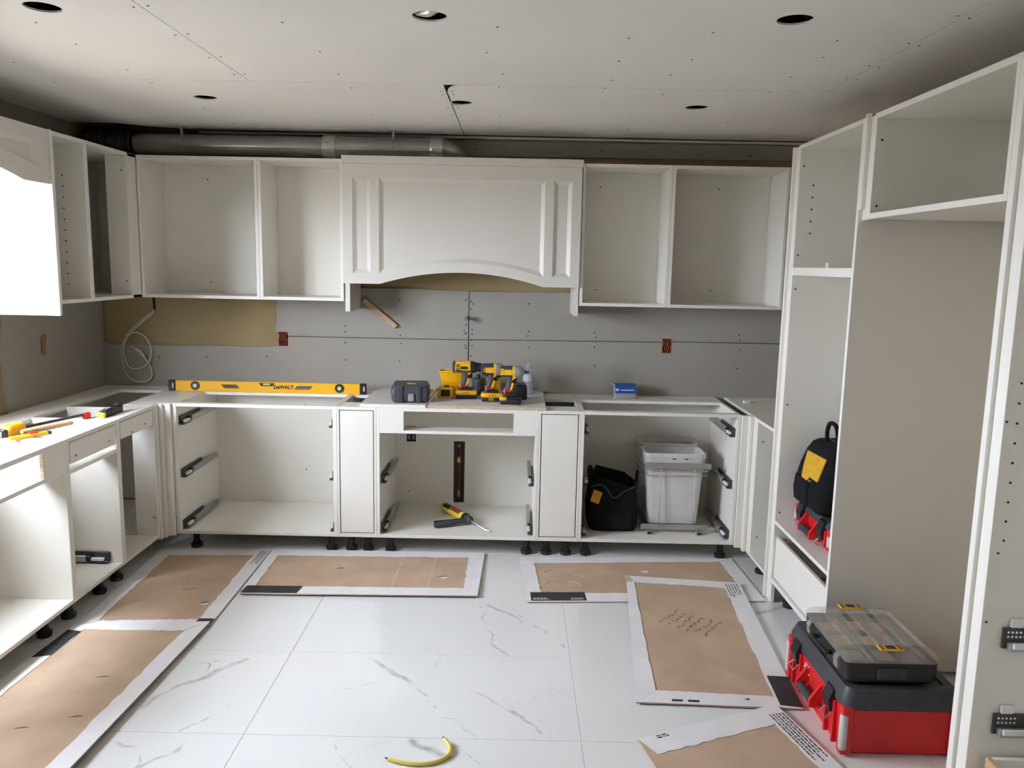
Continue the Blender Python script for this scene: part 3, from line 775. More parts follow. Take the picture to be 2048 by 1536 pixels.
for zz in (.375, .625):
    s_ = obj('drawer_slide', MB().box(1.345, 1.83, 2.040, 2.056, zz, zz + .025, .003), 'steel', nc, 0)
    obj('slide_channel', MB().box(1.336, 1.83, 2.055, 2.0635, zz + .004, zz + .062, .001), 'darksteel', s_, 0)
    obj('bracket', MB().box(1.352, 1.39, 2.054, 2.0635, zz + .062, zz + .088, .004), 'clip', s_, 0)
    obj('locking_clip', MB().box(1.352, 1.42, 2.034, 2.0405, zz + .010, zz + .028, .004), 'clip', s_, 0)
    mbh = MB()
    for i in range(5):
        for j in range(2): mbh.cyl((1.348 + i * .011, 2.0545, zz + .038 + j * .013), (1.348 + i * .011, 2.0552, zz + .038 + j * .013), .0035, n=8)
    obj('perforations', mbh, 'chrome', s_, 0, kind='stuff')
db = thing('drawer_box', 'white drawer box with bare wooden edge inside the nearest tall cabinet', 'drawer', (1.33, 1.7, .12))
obj('drawer_side', MB().box(1.318, 1.332, 1.36, 2.045, .125, .318, .001), 'wood', db, 0)
obj('drawer_side', MB().box(1.333, 1.80, 2.030, 2.044, .125, .318, .001), 'white', db, 0)
obj('drawer_side', MB().box(1.333, 1.80, 1.36, 1.374, .125, .318, .001), 'white', db, 0)
obj('drawer_bottom', MB().box(1.333, 1.80, 1.375, 2.029, .125, .135), 'white', db, 0)
obj('drawer_side', MB().box(1.801, 1.815, 1.36, 2.044, .125, .318, .001), 'white', db, 0)

# ------------------------------------------------------------------ services
dk = thing('ventilation_duct', 'round metal vent duct running above the left wall cabinets', 'duct', (-1.3, 4.80, 2.23))
DZ, DY = 2.283, 4.803
obj('duct_pipe', MB().loft_axis((-2.22, DY, DZ), (-1.10, DY, DZ), [(0, .058), (1, .058)], 28), 'duct', dk, 40)
obj('duct_pipe', MB().loft_axis((-1.10, DY, DZ), (-0.47, DY, DZ), [(0, .064), (1, .064)], 28), 'duct', dk, 40)
obj('duct_seam', MB().box(-1.98, -0.50, DY - .066, DY - .060, DZ - .022, DZ - .016, .002), 'duct', dk, 0)
for x in (-1.095, -0.475):
    obj('foil_tape', MB().loft_axis((x - .035, DY, DZ), (x + .035, DY, DZ), [(0, .0655), (.12, .068), (.3, .0665), (.55, .069), (.8, .0665), (1, .068)], 22), 'tape', dk, 20)
rings = []
for k in range(7):
    a = k / 6 * PI / 2
    c_ = Vector((-0.44 + .09 * math.sin(a), DY + .09 * (1 - math.cos(a)) * .9, DZ - .035 * math.sin(a)))
    d = Vector((math.cos(a), math.sin(a) * .9, -.2 * math.sin(a))).normalized(); u = Vector((0, 0, 1)); s_ = d.cross(u).normalized(); u = s_.cross(d)
    rings.append([tuple(c_ + (s_ * math.cos(2 * PI * j / 22) + u * math.sin(2 * PI * j / 22)) * .061) for j in range(22)])
obj('duct_elbow', MB().loft(rings), 'duct', dk, 25)
for x in (-1.93, -0.72):
    mb = MB()
    r_ = .0605 if x < -1.1 else .0665
    mb.tube([(x, DY - r_ * math.sin(a), DZ + r_ * math.cos(a)) for a in [k / 12 * PI for k in range(13)]], .003, 6)
    mb.box(x - .006, x + .006, DY - .07, DY - .05, DZ + .045, DZ + .088, .001)
    obj('hanger_strap', mb, 'steel', dk, 0)
fx = thing('flexible_duct', 'black flexible duct bending into the dark gap in the far left corner', 'duct', (-2.35, 4.80, 2.25))
mb = MB(); P_ = []
for k in range(46):
    t = k / 45; x = -2.20 - .26 * t; P_.append((t, .074 + .005 * (k % 2)))
obj('flex_hose', mb.loft_axis((-2.2255, DY, DZ), (-2.50, 4.83, 2.30), P_, 20), 'plastic_black', fx, 10)

def outlet(name, label, x0, x1, z0, z1, mt):
    r = thing(name, label, 'electrical box', ((x0 + x1) / 2, YW, z0), group=None)
    xm, zm = (x0 + x1) / 2, (z0 + z1) / 2
    obj('box', MB().plate([(x0, z0), (x1, z0), (x1, z1), (x0, z1)], [[(x0 + .003, z0 + .003), (x1 - .003, z0 + .003), (x1 - .003, z1 - .003), (x0 + .003, z1 - .003)]], YW + .002, YW + .019, 'xz'), 'orange', r, 0)
    obj('back_plate', MB().box(x0 + .003, x1 - .003, YW + .016, YW + .019, z0 + .003, z1 - .003), 'holedark', r, 0)
    for k in range(4):
        a = x0 + .010 + k * .012
        obj('wire', MB().tube(spline([(a, YW + .014, z0 + .008), (a + .006, YW + .006, zm - .01), (a - .004, YW + .004, zm + .015), (a + .008, YW + .012, z1 - .008)], 5), .0035, 6), 'copper', r, 40)
    return r
outlet('electrical_box', 'open outlet box with copper wires at the edge of the tan board', -1.4635, -1.4015, 1.1045, 1.1945, 'orange')
outlet('electrical_box', 'open outlet box with copper wires under the right wall cabinets', 0.9065, 0.9655, 1.1085, 1.1995, 'orange')
eb = thing('electrical_box', 'orange outlet box cut into the left wall above the base run', 'electrical box', (XW, 4.29, 1.10))
obj('box', MB().box(XW - .0185, XW - .008, 4.27, 4.324, 1.102, 1.212, .001), 'orange', eb, 0)
obj('wire', MB().tube([(XW - .006, 4.278, 1.11), (XW - .004, 4.29, 1.15), (XW - .006, 4.282, 1.20)], .004, 6), 'copper', eb)

cc = obj('coiled_cable', MB().tube(spline([(-2.231, YW + .012, 1.315), (-2.235, YW - .012, 1.297), (-2.31, YW - .03, 1.235), (-2.385, YW - .03, 1.16), (-2.428, YW - .02, 1.07), (-2.425, YW - .018, .98), (-2.395, YW - .02, .90), (-2.34, YW - .02, .868), (-2.275, YW - .02, .872), (-2.245, YW - .022, .915), (-2.262, YW - .026, .985), (-2.31, YW - .028, 1.045), (-2.36, YW - .03, 1.09)], 7), .0036, 8)
      .tube(spline([(-2.228, YW + .012, 1.31), (-2.23, YW - .016, 1.29), (-2.30, YW - .036, 1.225), (-2.375, YW - .036, 1.15), (-2.41, YW - .03, 1.06), (-2.385, YW - .028, .965), (-2.32, YW - .028, .95), (-2.255, YW - .028, 1.0), (-2.243, YW - .028, 1.08), (-2.275, YW - .03, 1.15), (-2.33, YW - .034, 1.175), (-2.385, YW - .036, 1.155)], 7), .0036, 8)
      .tube(spline([(-2.33, YW - .03, 1.075), (-2.30, YW - .034, 1.055), (-2.28, YW - .034, 1.02)], 6), .0058, 8), 'cable', None, 40)
tag(cc, 'white cable coiled in loops hanging in front of the back wall corner', 'cable')

gp = thing('supply_pipe', 'vertical pipe with brass valve in the slot behind the range base', 'pipe', (-0.34, 4.945, 0.135))
obj('backing', MB().box(-0.378, -0.302, YW + .0155, YW + .0192, .11, .535), 'darkwood', gp, 0)
obj('pipe', MB().cyl((-0.337, YW + .0085, .125), (-0.337, YW + .0085, .52), .007, n=14), 'darksteel', gp)
obj('valve', MB().cyl((-0.340, YW - .001, .405), (-0.340, YW + .014, .405), .012, n=14).box(-0.352, -0.328, YW + .001, YW + .014, .385, .428, .004), 'brass', gp)
obj('coupling', MB().cyl((-0.340, YW + .009, .165), (-0.340, YW + .009, .21), .010, n=14).cyl((-0.340, YW + .009, .49), (-0.340, YW + .009, .505), .010, n=14), 'greyplastic', gp)
ob = thing('outlet_plate', 'dark outlet behind the cut-out in the range base back', 'outlet', (-0.64, 4.945, .52))
obj('plate', MB().box(-0.675, -0.604, YW + .006, YW + .0185, .515, .575, .002), 'holedark', ob, 0)
for x in (-0.655, -0.627): obj('socket', MB().box(x - .009, x + .009, YW + .003, YW + .007, .53, .56, .003), 'greyplastic', ob, 0)

st = thing('pipe_stub', 'small capped pipe stub poking out of the back wall under the hood', 'pipe', (-0.305, YW, 1.30))
obj('stub', MB().cyl((-0.303, YW - .0005, 1.302), (-0.303, YW - .055, 1.302), .009, n=12), 'greyplastic', st)
obj('cap', MB().loft_axis((-0.303, YW - .050, 1.302), (-0.303, YW - .075, 1.302), [(0, .013), (.6, .013), (1, .007)], 12), 'steel', st)

stick = obj('wood_stick', MB().box(-.130, .130, -.008, .008, -.014, .014, .002, 1, Tr(-.833, YW - .010, 1.322) @ Ry(math.radians(39))), 'wood', None, 0)
tag(stick, 'bare wooden batten slanting against the wall under the hood', 'batten')

hc = thing('ceiling_cable', 'silver flexible conduit stuffed in the middle front ceiling opening', 'conduit', (-0.28, 2.6, 2.385))
obj('conduit', MB().tube(spline([(-0.325, 2.62, 2.40), (-0.29, 2.60, 2.39), (-0.265, 2.585, 2.396), (-0.25, 2.625, 2.42), (-0.29, 2.63, 2.45)], 6), .013, 10), 'tape', hc)
obj('conduit_box', MB().box(-0.325, -0.275, 2.59, 2.645, 2.405, 2.44, .004), 'steel', hc)

# ------------------------------------------------------------------ things on the left run
ZS = ZT + .0005
bc = thing('bar_clamp', 'yellow and black bar clamp with long bar lying across the left counter frame', 'clamp', (-2.215, 3.475, ZS), -0.30, local=True)
obj('bar', MB().box(-.004, .004, -.06, .40, .016, .028, .001), 'darksteel', bc, 0)
obj('jaw', MB().loft([rr(0, 0, .024, .044, .010, .004), rr(0, 0, .028, .050, .012, .018), rr(0, .004, .025, .045, .012, .040), rr(0, .008, .018, .034, .010, .048)]), 'yellow', bc, 40)
obj('jaw_pad', MB().box(-.026, .026, -.066, -.045, 0, .034, .004), 'plastic_black', bc)
obj('trigger', MB().box(-.018, .018, -.084, -.067, 0, .026, .004), 'clip', bc)
obj('end_pad', MB().box(-.012, .012, .385, .425, 0, .030, .005), 'red2', bc)
hm = thing('hammer', 'tan wooden tool handle lying on the front rail of the left counter', 'hammer', (-2.12, 3.57, ZS + .015), -0.42, local=True)
obj('handle', MB().loft([[(r * math.cos(2 * PI * k / 12) * 1.0, y, r * .75 * math.sin(2 * PI * k / 12)) for k in range(12)] for y, r in ((-.12, .011), (-.10, .015), (-.03, .019), (.05, .016), (.10, .0135), (.12, .014), (.128, .008))]), 'wood', hm, 50)
pl = thing('utility_knife', 'yellow and orange utility knife on the counter frame corner by the sink', 'knife', (-2.105, 3.44, ZS), -0.55, local=True)
obj('body', MB().box(-.013, .013, -.10, .06, 0, .016, .005, 2), 'yellow', pl)
obj('slider', MB().box(-.008, .008, -.02, .02, .0162, .021, .002), 'red2', pl)
obj('tail', MB().box(-.012, .012, .0605, .075, .001, .015, .003), 'plastic_black', pl)
cl = thing('spring_clamp', 'short black clamp with yellow tip standing on the left front rail', 'clamp', (-2.030, 3.965, ZS), -0.02, local=True)
obj('body', MB().box(-.016, .016, -.07, .10, 0, .034, .006, 2), 'plastic_black', cl)
obj('tip', MB().box(-.017, .017, -.092, -.0705, 0, .026, .004), 'lemon', cl)
obj('screw', MB().cyl((-.006, -.085, .031), (.004, -.045, .040), .006, n=10), 'chrome', cl)
obj('rear_lug', MB().box(-.014, .014, .06, .10, .0345, .050, .004), 'plastic_black', cl)

# ------------------------------------------------------------------ spirit level
lv = thing('spirit_level', 'long yellow spirit level lying on edge across the back counter frame', 'level', (-1.48, 4.755, ZT))
LY0, LY1, L0, L1 = 4.746, 4.770, ZT + .001, ZT + .064
def lx(px): return -2.072 + (px - 331) * (1.182 / 399.0)
sl = [[(lx(437), L0 + .044), (lx(443), L0 + .020), (lx(475), L0 + .020), (lx(469), L0 + .044)],
      [(lx(585), L0 + .020), (lx(617), L0 + .020), (lx(623), L0 + .044), (lx(591), L0 + .044)]]
obj('beam', MB().plate([(lx(345), L0), (lx(718), L0), (lx(718), L1 - .005), (lx(345), L1 - .005)], sl, LY0 + .003, LY1 - .003, 'xz'), 'yellow2', lv, 0)
obj('flange', MB().box(lx(345), lx(718), LY0, LY1, L1 - .005, L1, .001), 'yellow2', lv, 0)
for a, b_ in ((331, 344.8), (718.2, 731)):
    e = obj('end_cap', MB().box(lx(a), lx(b_), LY0 - .002, LY1 + .002, L0, L1 + .001, .004), 'plastic_black', lv)
    obj('cap_mark', MB().box(lx((a + b_) / 2 + 1), lx((a + b_) / 2 + 3.5), LY0 - .003, LY0 - .0018, L0 + .018, L0 + .046, .0004), 'clip', e, 0)
for x in (385, 677):
    h = obj('vial_housing', MB().cyl((lx(x), LY0 - .001, L0 + .034), (lx(x), LY1 + .001, L0 + .034), .027, n=20), 'plastic_black', lv)
    obj('vial', MB().cyl((lx(x), LY0 - .004, L0 + .034), (lx(x), LY0 - .0012, L0 + .034), .012, n=16), 'vial', h)
h = obj('vial_housing', MB().prism([(lx(514), L1 - .006), (lx(519), L1 - .024), (lx(541), L1 - .024), (lx(546), L1 - .006)], LY0 - .001, LY1 + .001), 'plastic_black', lv, 0)
obj('vial', MB().box(lx(523), lx(537), LY0 - .004, LY0 - .0012, L1 - .018, L1 - .008, .001), 'vial', h, 0)
obj('lettering', text_mb('DeWALT', .030, .0005, Tr(lx(564), LY0 + .0024, L0 + .033) @ FRONT_TEXT, bold=.0011), 'ink', lv, 0)

# ------------------------------------------------------------------ boards and tools over the range base
BZ = ZT + .018
wb = thing('cover_board', 'white-edged board scrap on the left of the range base under the black case', 'board', (-0.66, 4.62, ZT))
obj('sheet', MB().box(-0.845, -0.486, 4.336, 4.930, ZT + .0005, BZ - .0005, .001), 'scuffed', wb, 0)
obj('edge_band', MB().box(-0.845, -0.486, 4.3345, 4.3358, ZT + .0005, BZ - .0005), 'white', wb, 0)
wb = thing('cover_board', 'scuffed chipboard panel with raw front edge under the three drills', 'board', (-0.16, 4.62, ZT))
obj('sheet', MB().box(-0.470, 0.176, 4.332, 4.930, ZT + .0005, BZ - .0005, .001), 'scuffed', wb, 0)
obj('raw_edge', MB().box(-0.470, 0.176, 4.3305, 4.3318, ZT + .0005, BZ - .0005), 'particle', wb, 0)
BZ += .0003

def drill(label, loc, rz, kind):
    r = thing('power_drill' if kind == 'drill' else 'impact_driver', label, 'power tool', loc, rz, 'cordless tools on the chipboard', local=True)
    blk = kind == 'small'
    b_ = obj('battery', MB().box(-.056, .064, -.038, .038, 0, .032, .010, 2).box(-.050, .058, -.034, .034, .028, .040, .006), 'plastic_black', r)
    obj('battery_shell', MB().box(-.060, .066, -.040, .040, .022, .050, .012, 2) if not blk else MB().box(-.058, -.012, -.0395, .0395, .020, .042, .010, 2), 'yellow', b_)
    if kind == 'impact':
        obj('lettering', text_mb('XR', .026, .0004, Tr(.0, -.0384, .014) @ FRONT_TEXT), 'yellow', b_, 0)
    obj('lettering', text_mb('DeWALT', .011, .0004, Tr(.004, -.0404, .036) @ FRONT_TEXT), 'ink', b_, 0)
    obj('battery_top', MB().box(-.044, .040, -.030, .030, .046, .064, .007, 2), 'plastic_black', r)
    obj('collar', MB().box(-.030, .012, -.021, .021, .0635, .082, .006), 'red2', r)
    def hr(x, z, rx, ry): return [(x + rx * math.cos(2 * PI * k / 14), ry * math.sin(2 * PI * k / 14), z) for k in range(14)]
    obj('handle', MB().loft([hr(-.012, .078, .024, .019), hr(-.008, .10, .020, .017), hr(-.002, .125, .021, .018), hr(.002, .15, .026, .020), hr(.0, .165, .034, .024)]), 'rubber', r, 50)
    obj('grip_inlay', MB().prism([(-.002, .078), (.010, .080), (.019, .112), (.012, .125), (.006, .105)], -.0205, .0205), 'yellow', r, 0)
    obj('trigger', MB().box(.019, .036, -.009, .009, .116, .146, .004), 'plastic_black', r)
    obj('front_brace', MB().prism([(.010, .135), (.030, .148), (.040, .165), (.010, .170)], -.017, .017), 'yellow', r, 0)
    ax = .181
    if kind == 'drill':
        obj('motor_housing', MB().loft_axis((-.062, 0, ax), (.028, 0, ax), [(0, .031), (.05, .036), (.95, .037), (1, .034)], 22), 'yellow', r)
        obj('under_band', MB().box(-.058, .024, -.0375, .0375, ax - .026, ax - .016, .003), 'rubber', r, 0)
        obj('decal', MB().box(-.030, .012, -.0388, .0388, ax - .008, ax + .008, .002), 'plastic_black', r, 0)
        obj('rear_cap', MB().loft_axis((-.078, 0, ax), (-.0622, 0, ax), [(0, .026), (.4, .033), (1, .034)], 22), 'rubber', r)
        obj('gear_ring', MB().loft_axis((.0282, 0, ax), (.056, 0, ax), [(0, .035), (.5, .034), (1, .031)], 22), 'plastic_black', r)
        obj('chuck', MB().loft_axis((.0562, 0, ax), (.110, 0, ax), [(0, .027), (.5, .026), (.52, .024), (.8, .023), (1, .013)], 18), 'plastic_black', r)
    else:
        s_ = 1.0 if kind == 'impact' else .93
        obj('motor_housing', MB().loft_axis((-.060, 0, ax), (.020, 0, ax), [(0, .022), (.10, .033 * s_), (.9, .036 * s_), (1, .035 * s_)], 22), 'rubber', r)
        obj('side_badge', MB().box(-.048, .014, -.0372 * s_, .0372 * s_, ax - .017, ax + .014, .004), 'yellow', r, 0)
        obj('yellow_band', MB().loft_axis((.012, 0, ax), (.026, 0, ax), [(0, .0365 * s_), (1, .0365 * s_)], 22), 'yellow', r)
        obj('nose', MB().loft_axis((.0262, 0, ax), (.078, 0, ax), [(0, .036 * s_), (.45, .034 * s_), (.8, .022), (1, .013)], 22), 'greyplastic', r)
        obj('collet', MB().loft_axis((.0782, 0, ax), (.104, 0, ax), [(0, .009), (.6, .008), (1, .004)], 12), 'darksteel', r)
    mb = MB()
    for k in range(4): mb.box(-.056, -.050 + .016, -.0385, -.0345, ax - .016 + k * .010, ax - .011 + k * .010)
    obj('vents', mb, 'plastic_black' if kind != 'small' else 'yellow', r, 0)
    obj('belt_hook', MB().tube([(-.03, -.024, .088), (-.034, -.032, .075), (-.026, -.036, .062)], .003, 6), 'chrome', r)
    return r
drill('yellow cordless drill with black chuck, leftmost of the three upright tools', (-0.280, 4.592, BZ), 0.02, 'drill')
drill('yellow cordless impact driver with grey nose, middle of the three upright tools', (-0.130, 4.512, BZ), 0.0, 'impact')
drill('cordless impact driver with all-black battery, rightmost of the three upright tools', (-0.022, 4.432, BZ), -0.10, 'small')

kc = thing('tool_case', 'charcoal hard-shell tool case with grey latch left of the drills', 'tool case', (-0.585, 4.49, BZ), 0.10, local=True)
obj('base_shell', MB().loft([rr(0, 0, .092, .092, .018, 0), rr(0, 0, .104, .102, .022, .012), rr(0, 0, .106, .104, .022, .046)]), 'case', kc, 35)
obj('lid_shell', MB().loft([rr(0, 0, .108, .106, .022, .0465), rr(0, 0, .107, .105, .022, .075), rr(0, 0, .092, .090, .018, .098)]), 'case', kc, 35)
obj('latch', MB().box(-.012, .020, -.115, -.104, .010, .052, .003), 'greyplastic', kc)
mb = MB()
for x in (-.055, .045): mb.box(x - .014, x + .014, -.110, -.1, .004, .094, .003)
obj('rib', mb, 'case', kc)
obj('top_badge', MB().box(-.02, .03, -.05, -.01, .0982, .0992, .0002), 'yellow', kc, 0)
obj('side_handle', MB().tube(spline([(.104, -.04, .05), (.122, -.035, .05), (.124, .035, .05), (.104, .04, .05)], 5), .006, 8), 'lemon', kc)

ld = thing('stud_finder', 'yellow box-shaped tool with black window beside the case', 'tool', (-0.398, 4.615, BZ), 0.0, local=True)
obj('body', MB().box(-.044, .044, -.045, .045, 0, .062, .006, 2), 'yellow', ld)
obj('window', MB().box(-.024, .028, -.0475, -.0452, .012, .050, .002), 'screen', ld, 0)
obj('button', MB().box(-.01, .022, -.03, 0, .0622, .070, .003), 'plastic_black', ld)
tr_ = thing('parts_tray', 'tall flared yellow plastic bin behind the box-shaped tool', 'bin', (-0.372, 4.735, BZ), 0.0, local=True)
obj('tray', MB().loft([rr(0, 0, .052, .042, .004, 0, 2), rr(0, 0, .056, .046, .004, .075, 2), rr(0, 0, .072, .060, .004, .142, 2), rr(0, 0, .069, .057, .004, .142, 2), rr(0, 0, .053, .043, .004, .075, 2), rr(0, 0, .050, .040, .004, .004, 2)]), 'yellow2', tr_, 30)
obj('lip', MB().box(-.074, .074, -.064, -.058, .134, .145, .002), 'yellow2', tr_)

hs = thing('hole_saw', 'black cylindrical hole saw standing behind the drills', 'hole saw', (-0.215, 4.745, BZ), 0, local=True)
obj('cup', MB().loft_axis((0, 0, 0), (0, 0, .095), [(0, .034), (.02, .036), (.95, .036), (1, .033)], 20), 'rubber', hs)
obj('arbor', MB().cyl((0, 0, .095), (0, 0, .12), .010, n=10), 'plastic_black', hs)
ch = thing('battery_charger', 'black battery charger block behind the rightmost drill', 'charger', (0.036, 4.585, BZ), 0.1, local=True)
obj('body', MB().box(-.036, .036, -.03, .03, 0, .085, .010, 2), 'plastic_black', ch)
obj('dock', MB().box(-.028, .028, -.024, .024, .0855, .094, .003), 'rubber', ch)
bc2 = thing('bit_case', 'small amber bit case upright behind the middle drill', 'case', (-0.125, 4.735, BZ), 0.15, local=True)
obj('body', MB().box(-.040, .040, -.022, .022, 0, .105, .006, 2), 'yellow', bc2)
obj('lid', MB().box(-.042, .042, -.024, .024, .1055, .125, .006), 'plastic_black', bc2)

bt = thing('water_bottle', 'clear plastic water bottle with label at the right end of the board', 'bottle', (0.083, 4.79, BZ), 0, local=True)
obj('bottle', MB().loft_axis((0, 0, 0), (0, 0, .178), [(0, .026), (.03, .031), (.12, .031), (.14, .029), (.2, .031), (.22, .029), (.28, .031), (.3, .029), (.36, .031), (.42, .032), (.68, .032), (.72, .031), (.86, .016), (.89, .0125), (1.0, .0125)], 24), 'bottle', bt, 50)
obj('cap', MB().loft_axis((0, 0, .166), (0, 0, .186), [(0, .0145), (.9, .0145), (1, .012)], 18), 'bottle', bt)
obj('label', MB().loft_axis((0, 0, .079), (0, 0, .122), [(0, .0326), (1, .0326)], 24), 'label', bt)

bb = thing('fastener_box', 'clear plastic fastener box with blue label on the right back rail', 'box', (0.672, 4.84, ZT + .0004), 0.08, local=True)
obj('tub', MB().loft([rr(0, 0, .064, .042, .006, 0, 2), rr(0, 0, .068, .046, .006, .070, 2), rr(0, 0, .066, .044, .006, .070, 2), rr(0, 0, .062, .040, .006, .003, 2)]), 'clearbox', bb, 30)
obj('lid', MB().box(-.071, .071, -.049, .049, .0705, .084, .004), 'clearbox', bb)
obj('contents', MB().box(-.058, .058, -.037, .037, .004, .045, .003), 'parts_grey', bb)
lb = obj('label', MB().box(-.069, .058, -.0510, -.0490, .034, .084, .0005).box(-.069, .058, -.049, .02, .0842, .0856, .0004), 'blue', bb, 0)
obj('label_strip', MB().box(-.066, -.046, -.0516, -.0511, .048, .062).box(-.036, .046, -.0516, -.0511, .050, .056), 'label', lb, 0)

wc = thing('plastic_cap', 'small white plastic cap on the closed top of the return base', 'cap', (1.385, 4.725, .8442), .1, local=True)
obj('cap', MB().loft([rr(0, 0, .020, .013, .006, 0), rr(0, 0, .022, .015, .007, .008), rr(0, 0, .018, .011, .006, .014)]), 'clip', wc)

# ------------------------------------------------------------------ caulking gun
cg = thing('caulking_gun', 'yellow caulk cartridge in a black gun lying inside the range base', 'caulking gun', (-0.30, 4.55, ZB + T18))
cz = ZB + T18 + .030
A_, B_ = Vector((-0.425, 4.80, cz)), Vector((-0.275, 4.575, cz))
dv = (B_ - A_).normalized(); sv = Vector((-dv.y, dv.x, 0))
obj('cartridge', MB().loft_axis(A_, B_, [(0, .020), (.03, .026), (.97, .026), (1, .022)], 20), 'lemon', cg)
TB = Matrix(((sv.x, dv.x, 0, 0), (sv.y, dv.y, 0, 0), (0, 0, 1, 0), (0, 0, 0, 1)))
Lc = (B_ - A_).length
def ontop(a0, a1, w, t0, t1):  # curved label patch on the cartridge's upper side
    mb = MB(); rings = []
    for k in range(9):
        an = -w + 2 * w * k / 8
        rings.append([tuple(A_ + dv * s_ + (sv * math.sin(an) + Vector((0, 0, 1)) * math.cos(an)) * .0266) for s_ in (a0, a1)] + [tuple(A_ + dv * s_ + (sv * math.sin(an) + Vector((0, 0, 1)) * math.cos(an)) * .0258) for s_ in (a1, a0)])
    return mb.loft(rings)
obj('label', ontop(Lc * .12, Lc * .42, 1.1, 0, 0), 'plastic_black', cg)
obj('label', ontop(Lc * .44, Lc * .85, 1.0, 0, 0), 'labelred', cg)
obj('nozzle', MB().loft_axis(A_ - dv * .001, A_ - dv * .05, [(0, .012), (1, .003)], 10), 'clip', cg)
obj('end_ring', MB().loft_axis(B_ - dv * .004, B_ + dv * .012, [(0, .0285), (1, .0285)], 20), 'plastic_black', cg)
C_ = B_ + dv * .055
obj('body', MB().loft_axis(B_ + dv * .0122, C_ + dv * .02, [(0, .022), (.3, .026), (.8, .022), (1, .014)], 12), 'rubber', cg)
H0 = C_ - dv * .01; H1 = Vector((-0.445, 4.455, cz - .012))
obj('handle', MB().loft_axis(H0, H1, [(0, .016), (.2, .015), (.5, .0175), (.9, .016), (1, .012)], 12), 'rubber', cg)
H2 = Vector((-0.455, 4.535, cz - .018))
obj('trigger_lever', MB().loft_axis(H0 - dv * .02, H2, [(0, .010), (.5, .008), (1, .008)], 8), 'plastic_black', cg)
obj('push_rod', MB().tube([tuple(C_ + dv * .015), tuple(C_ + dv * .14 + Vector((0.02, 0, -.018))), tuple(C_ + dv * .165 + Vector((.035, .012, -.022)))], .0045, 8), 'steel', cg)

# ------------------------------------------------------------------ pull-out bins
ZI = ZB + T18
tb = thing('pullout_bins', 'two pale grey waste bins in a wire pull-out frame', 'waste bins', (0.94, 4.66, ZI))
def wastebin(y0, y1, zt):
    cy = (y0 + y1) / 2; hy = (y1 - y0) / 2; cx = .935
    R_ = [rr(cx, cy, .145, hy - .018, .03, .160), rr(cx, cy, .166, hy - .004, .035, zt - .075), rr(cx, cy, .172, hy, .035, zt - .072), rr(cx, cy, .176, hy, .035, zt),
          rr(cx, cy, .168, hy - .008, .03, zt), rr(cx, cy, .160, hy - .012, .03, zt - .08), rr(cx, cy, .140, hy - .022, .03, .166)]
    o = obj('waste_bin', MB().loft(R_), 'bin', tb, 40)
    obj('rim', MB().loft([rr(cx, cy, .177, hy + .001, .036, zt - .028), rr(cx, cy, .180, hy + .003, .038, zt - .024), rr(cx, cy, .180, hy + .003, .038, zt - .002), rr(cx, cy, .176, hy, .035, zt + .001)], False, False), 'bin', o, 40)
    return o
w1 = wastebin(4.495, 4.695, .578); wastebin(4.705, 4.90, .590)
obj('grip_slot', MB().box(.915, .935, 4.4935, 4.4955, .545, .556, .001).box(.985, 1.005, 4.4935, 4.4955, .545, .556, .001), 'holedark', w1, 0)
obj('front_bar', MB().box(.755, 1.132, 4.462, 4.478, .497, .530, .002), 'steel', tb, 0)
obj('front_bar', MB().box(.745, 1.130, 4.462, 4.478, .137, .168, .002), 'steel', tb, 0)
for x in (.852, 1.045): obj('upright_rod', MB().cyl((x, 4.484, .15), (x, 4.484, .515), .0035, n=8), 'chrome', tb)
for z in (.452, .482):
    obj('side_rod', MB().tube([(.760, 4.89, z + .03), (.752, 4.60, z + .03), (.772, 4.484, z), (1.12, 4.484, z), (1.128, 4.60, z + .01), (1.12, 4.89, z + .01)], .003, 6), 'chrome', tb)
for x in (.79, 1.075):
    rn = obj('runner', MB().box(x - .016, x + .016, 4.43, 4.91, ZI + .0005, ZI + .020, .002), 'steel', tb, 0)
    obj('runner_end', MB().box(x - .011, x + .011, 4.426, 4.4298, ZI + .004, ZI + .016), 'plastic_black', rn, 0)

# ------------------------------------------------------------------ open tool bag in the bin cabinet
bg = thing('tool_bag', 'open black canvas tool bag with sagging mouth beside the waste bins', 'tool bag', (0.587, 4.60, ZI + .0006), 0.0, local=True)
def bagring(hx, hy, r, z, fx=None):
    out = []
    for (x, y, zz) in rr(0, 0, hx, hy, r, z, 6):
        out.append(fx(x, y, zz) if fx else (x, y, zz))
    return out
def mouth(x, y, z):
    a = x / .15
    return (x, y, z + .075 * math.exp(-((x + .075) / .035) ** 2) * (1 if y < .05 else 1.2) + .07 * math.exp(-((x - .055) / .04) ** 2) * (1.0 if y > 0 else .2) - .06 * (1 if y < 0 else 0) * math.exp(-((x - .01) / .06) ** 2))
obj('bag_body', MB().loft([bagring(.140, .120, .04, 0), bagring(.152, .132, .045, .02), bagring(.158, .136, .05, .12), bagring(.148, .125, .05, .21, lambda x, y, z: (x, y + (.015 if y < 0 else 0) , z)),
    bagring(.140, .115, .045, .265, mouth), bagring(.132, .107, .04, .262, mouth), bagring(.135, .112, .04, .10), bagring(.12, .10, .04, .02)]), 'fabric', bg, 60)
obj('front_pocket', MB().loft([bagring(.10, .012, .010, .02), bagring(.105, .016, .012, .08), bagring(.10, .012, .010, .125)], T=Tr(.01, -.138, 0)), 'fabric', bg, 60)
obj('handle', MB().tube(spline([(-.125, -.10, .20), (-.15, -.095, .29), (-.155, -.06, .355), (-.135, -.03, .345), (-.12, -.02, .26)], 6), .010, 8), 'fabric', bg, 60)
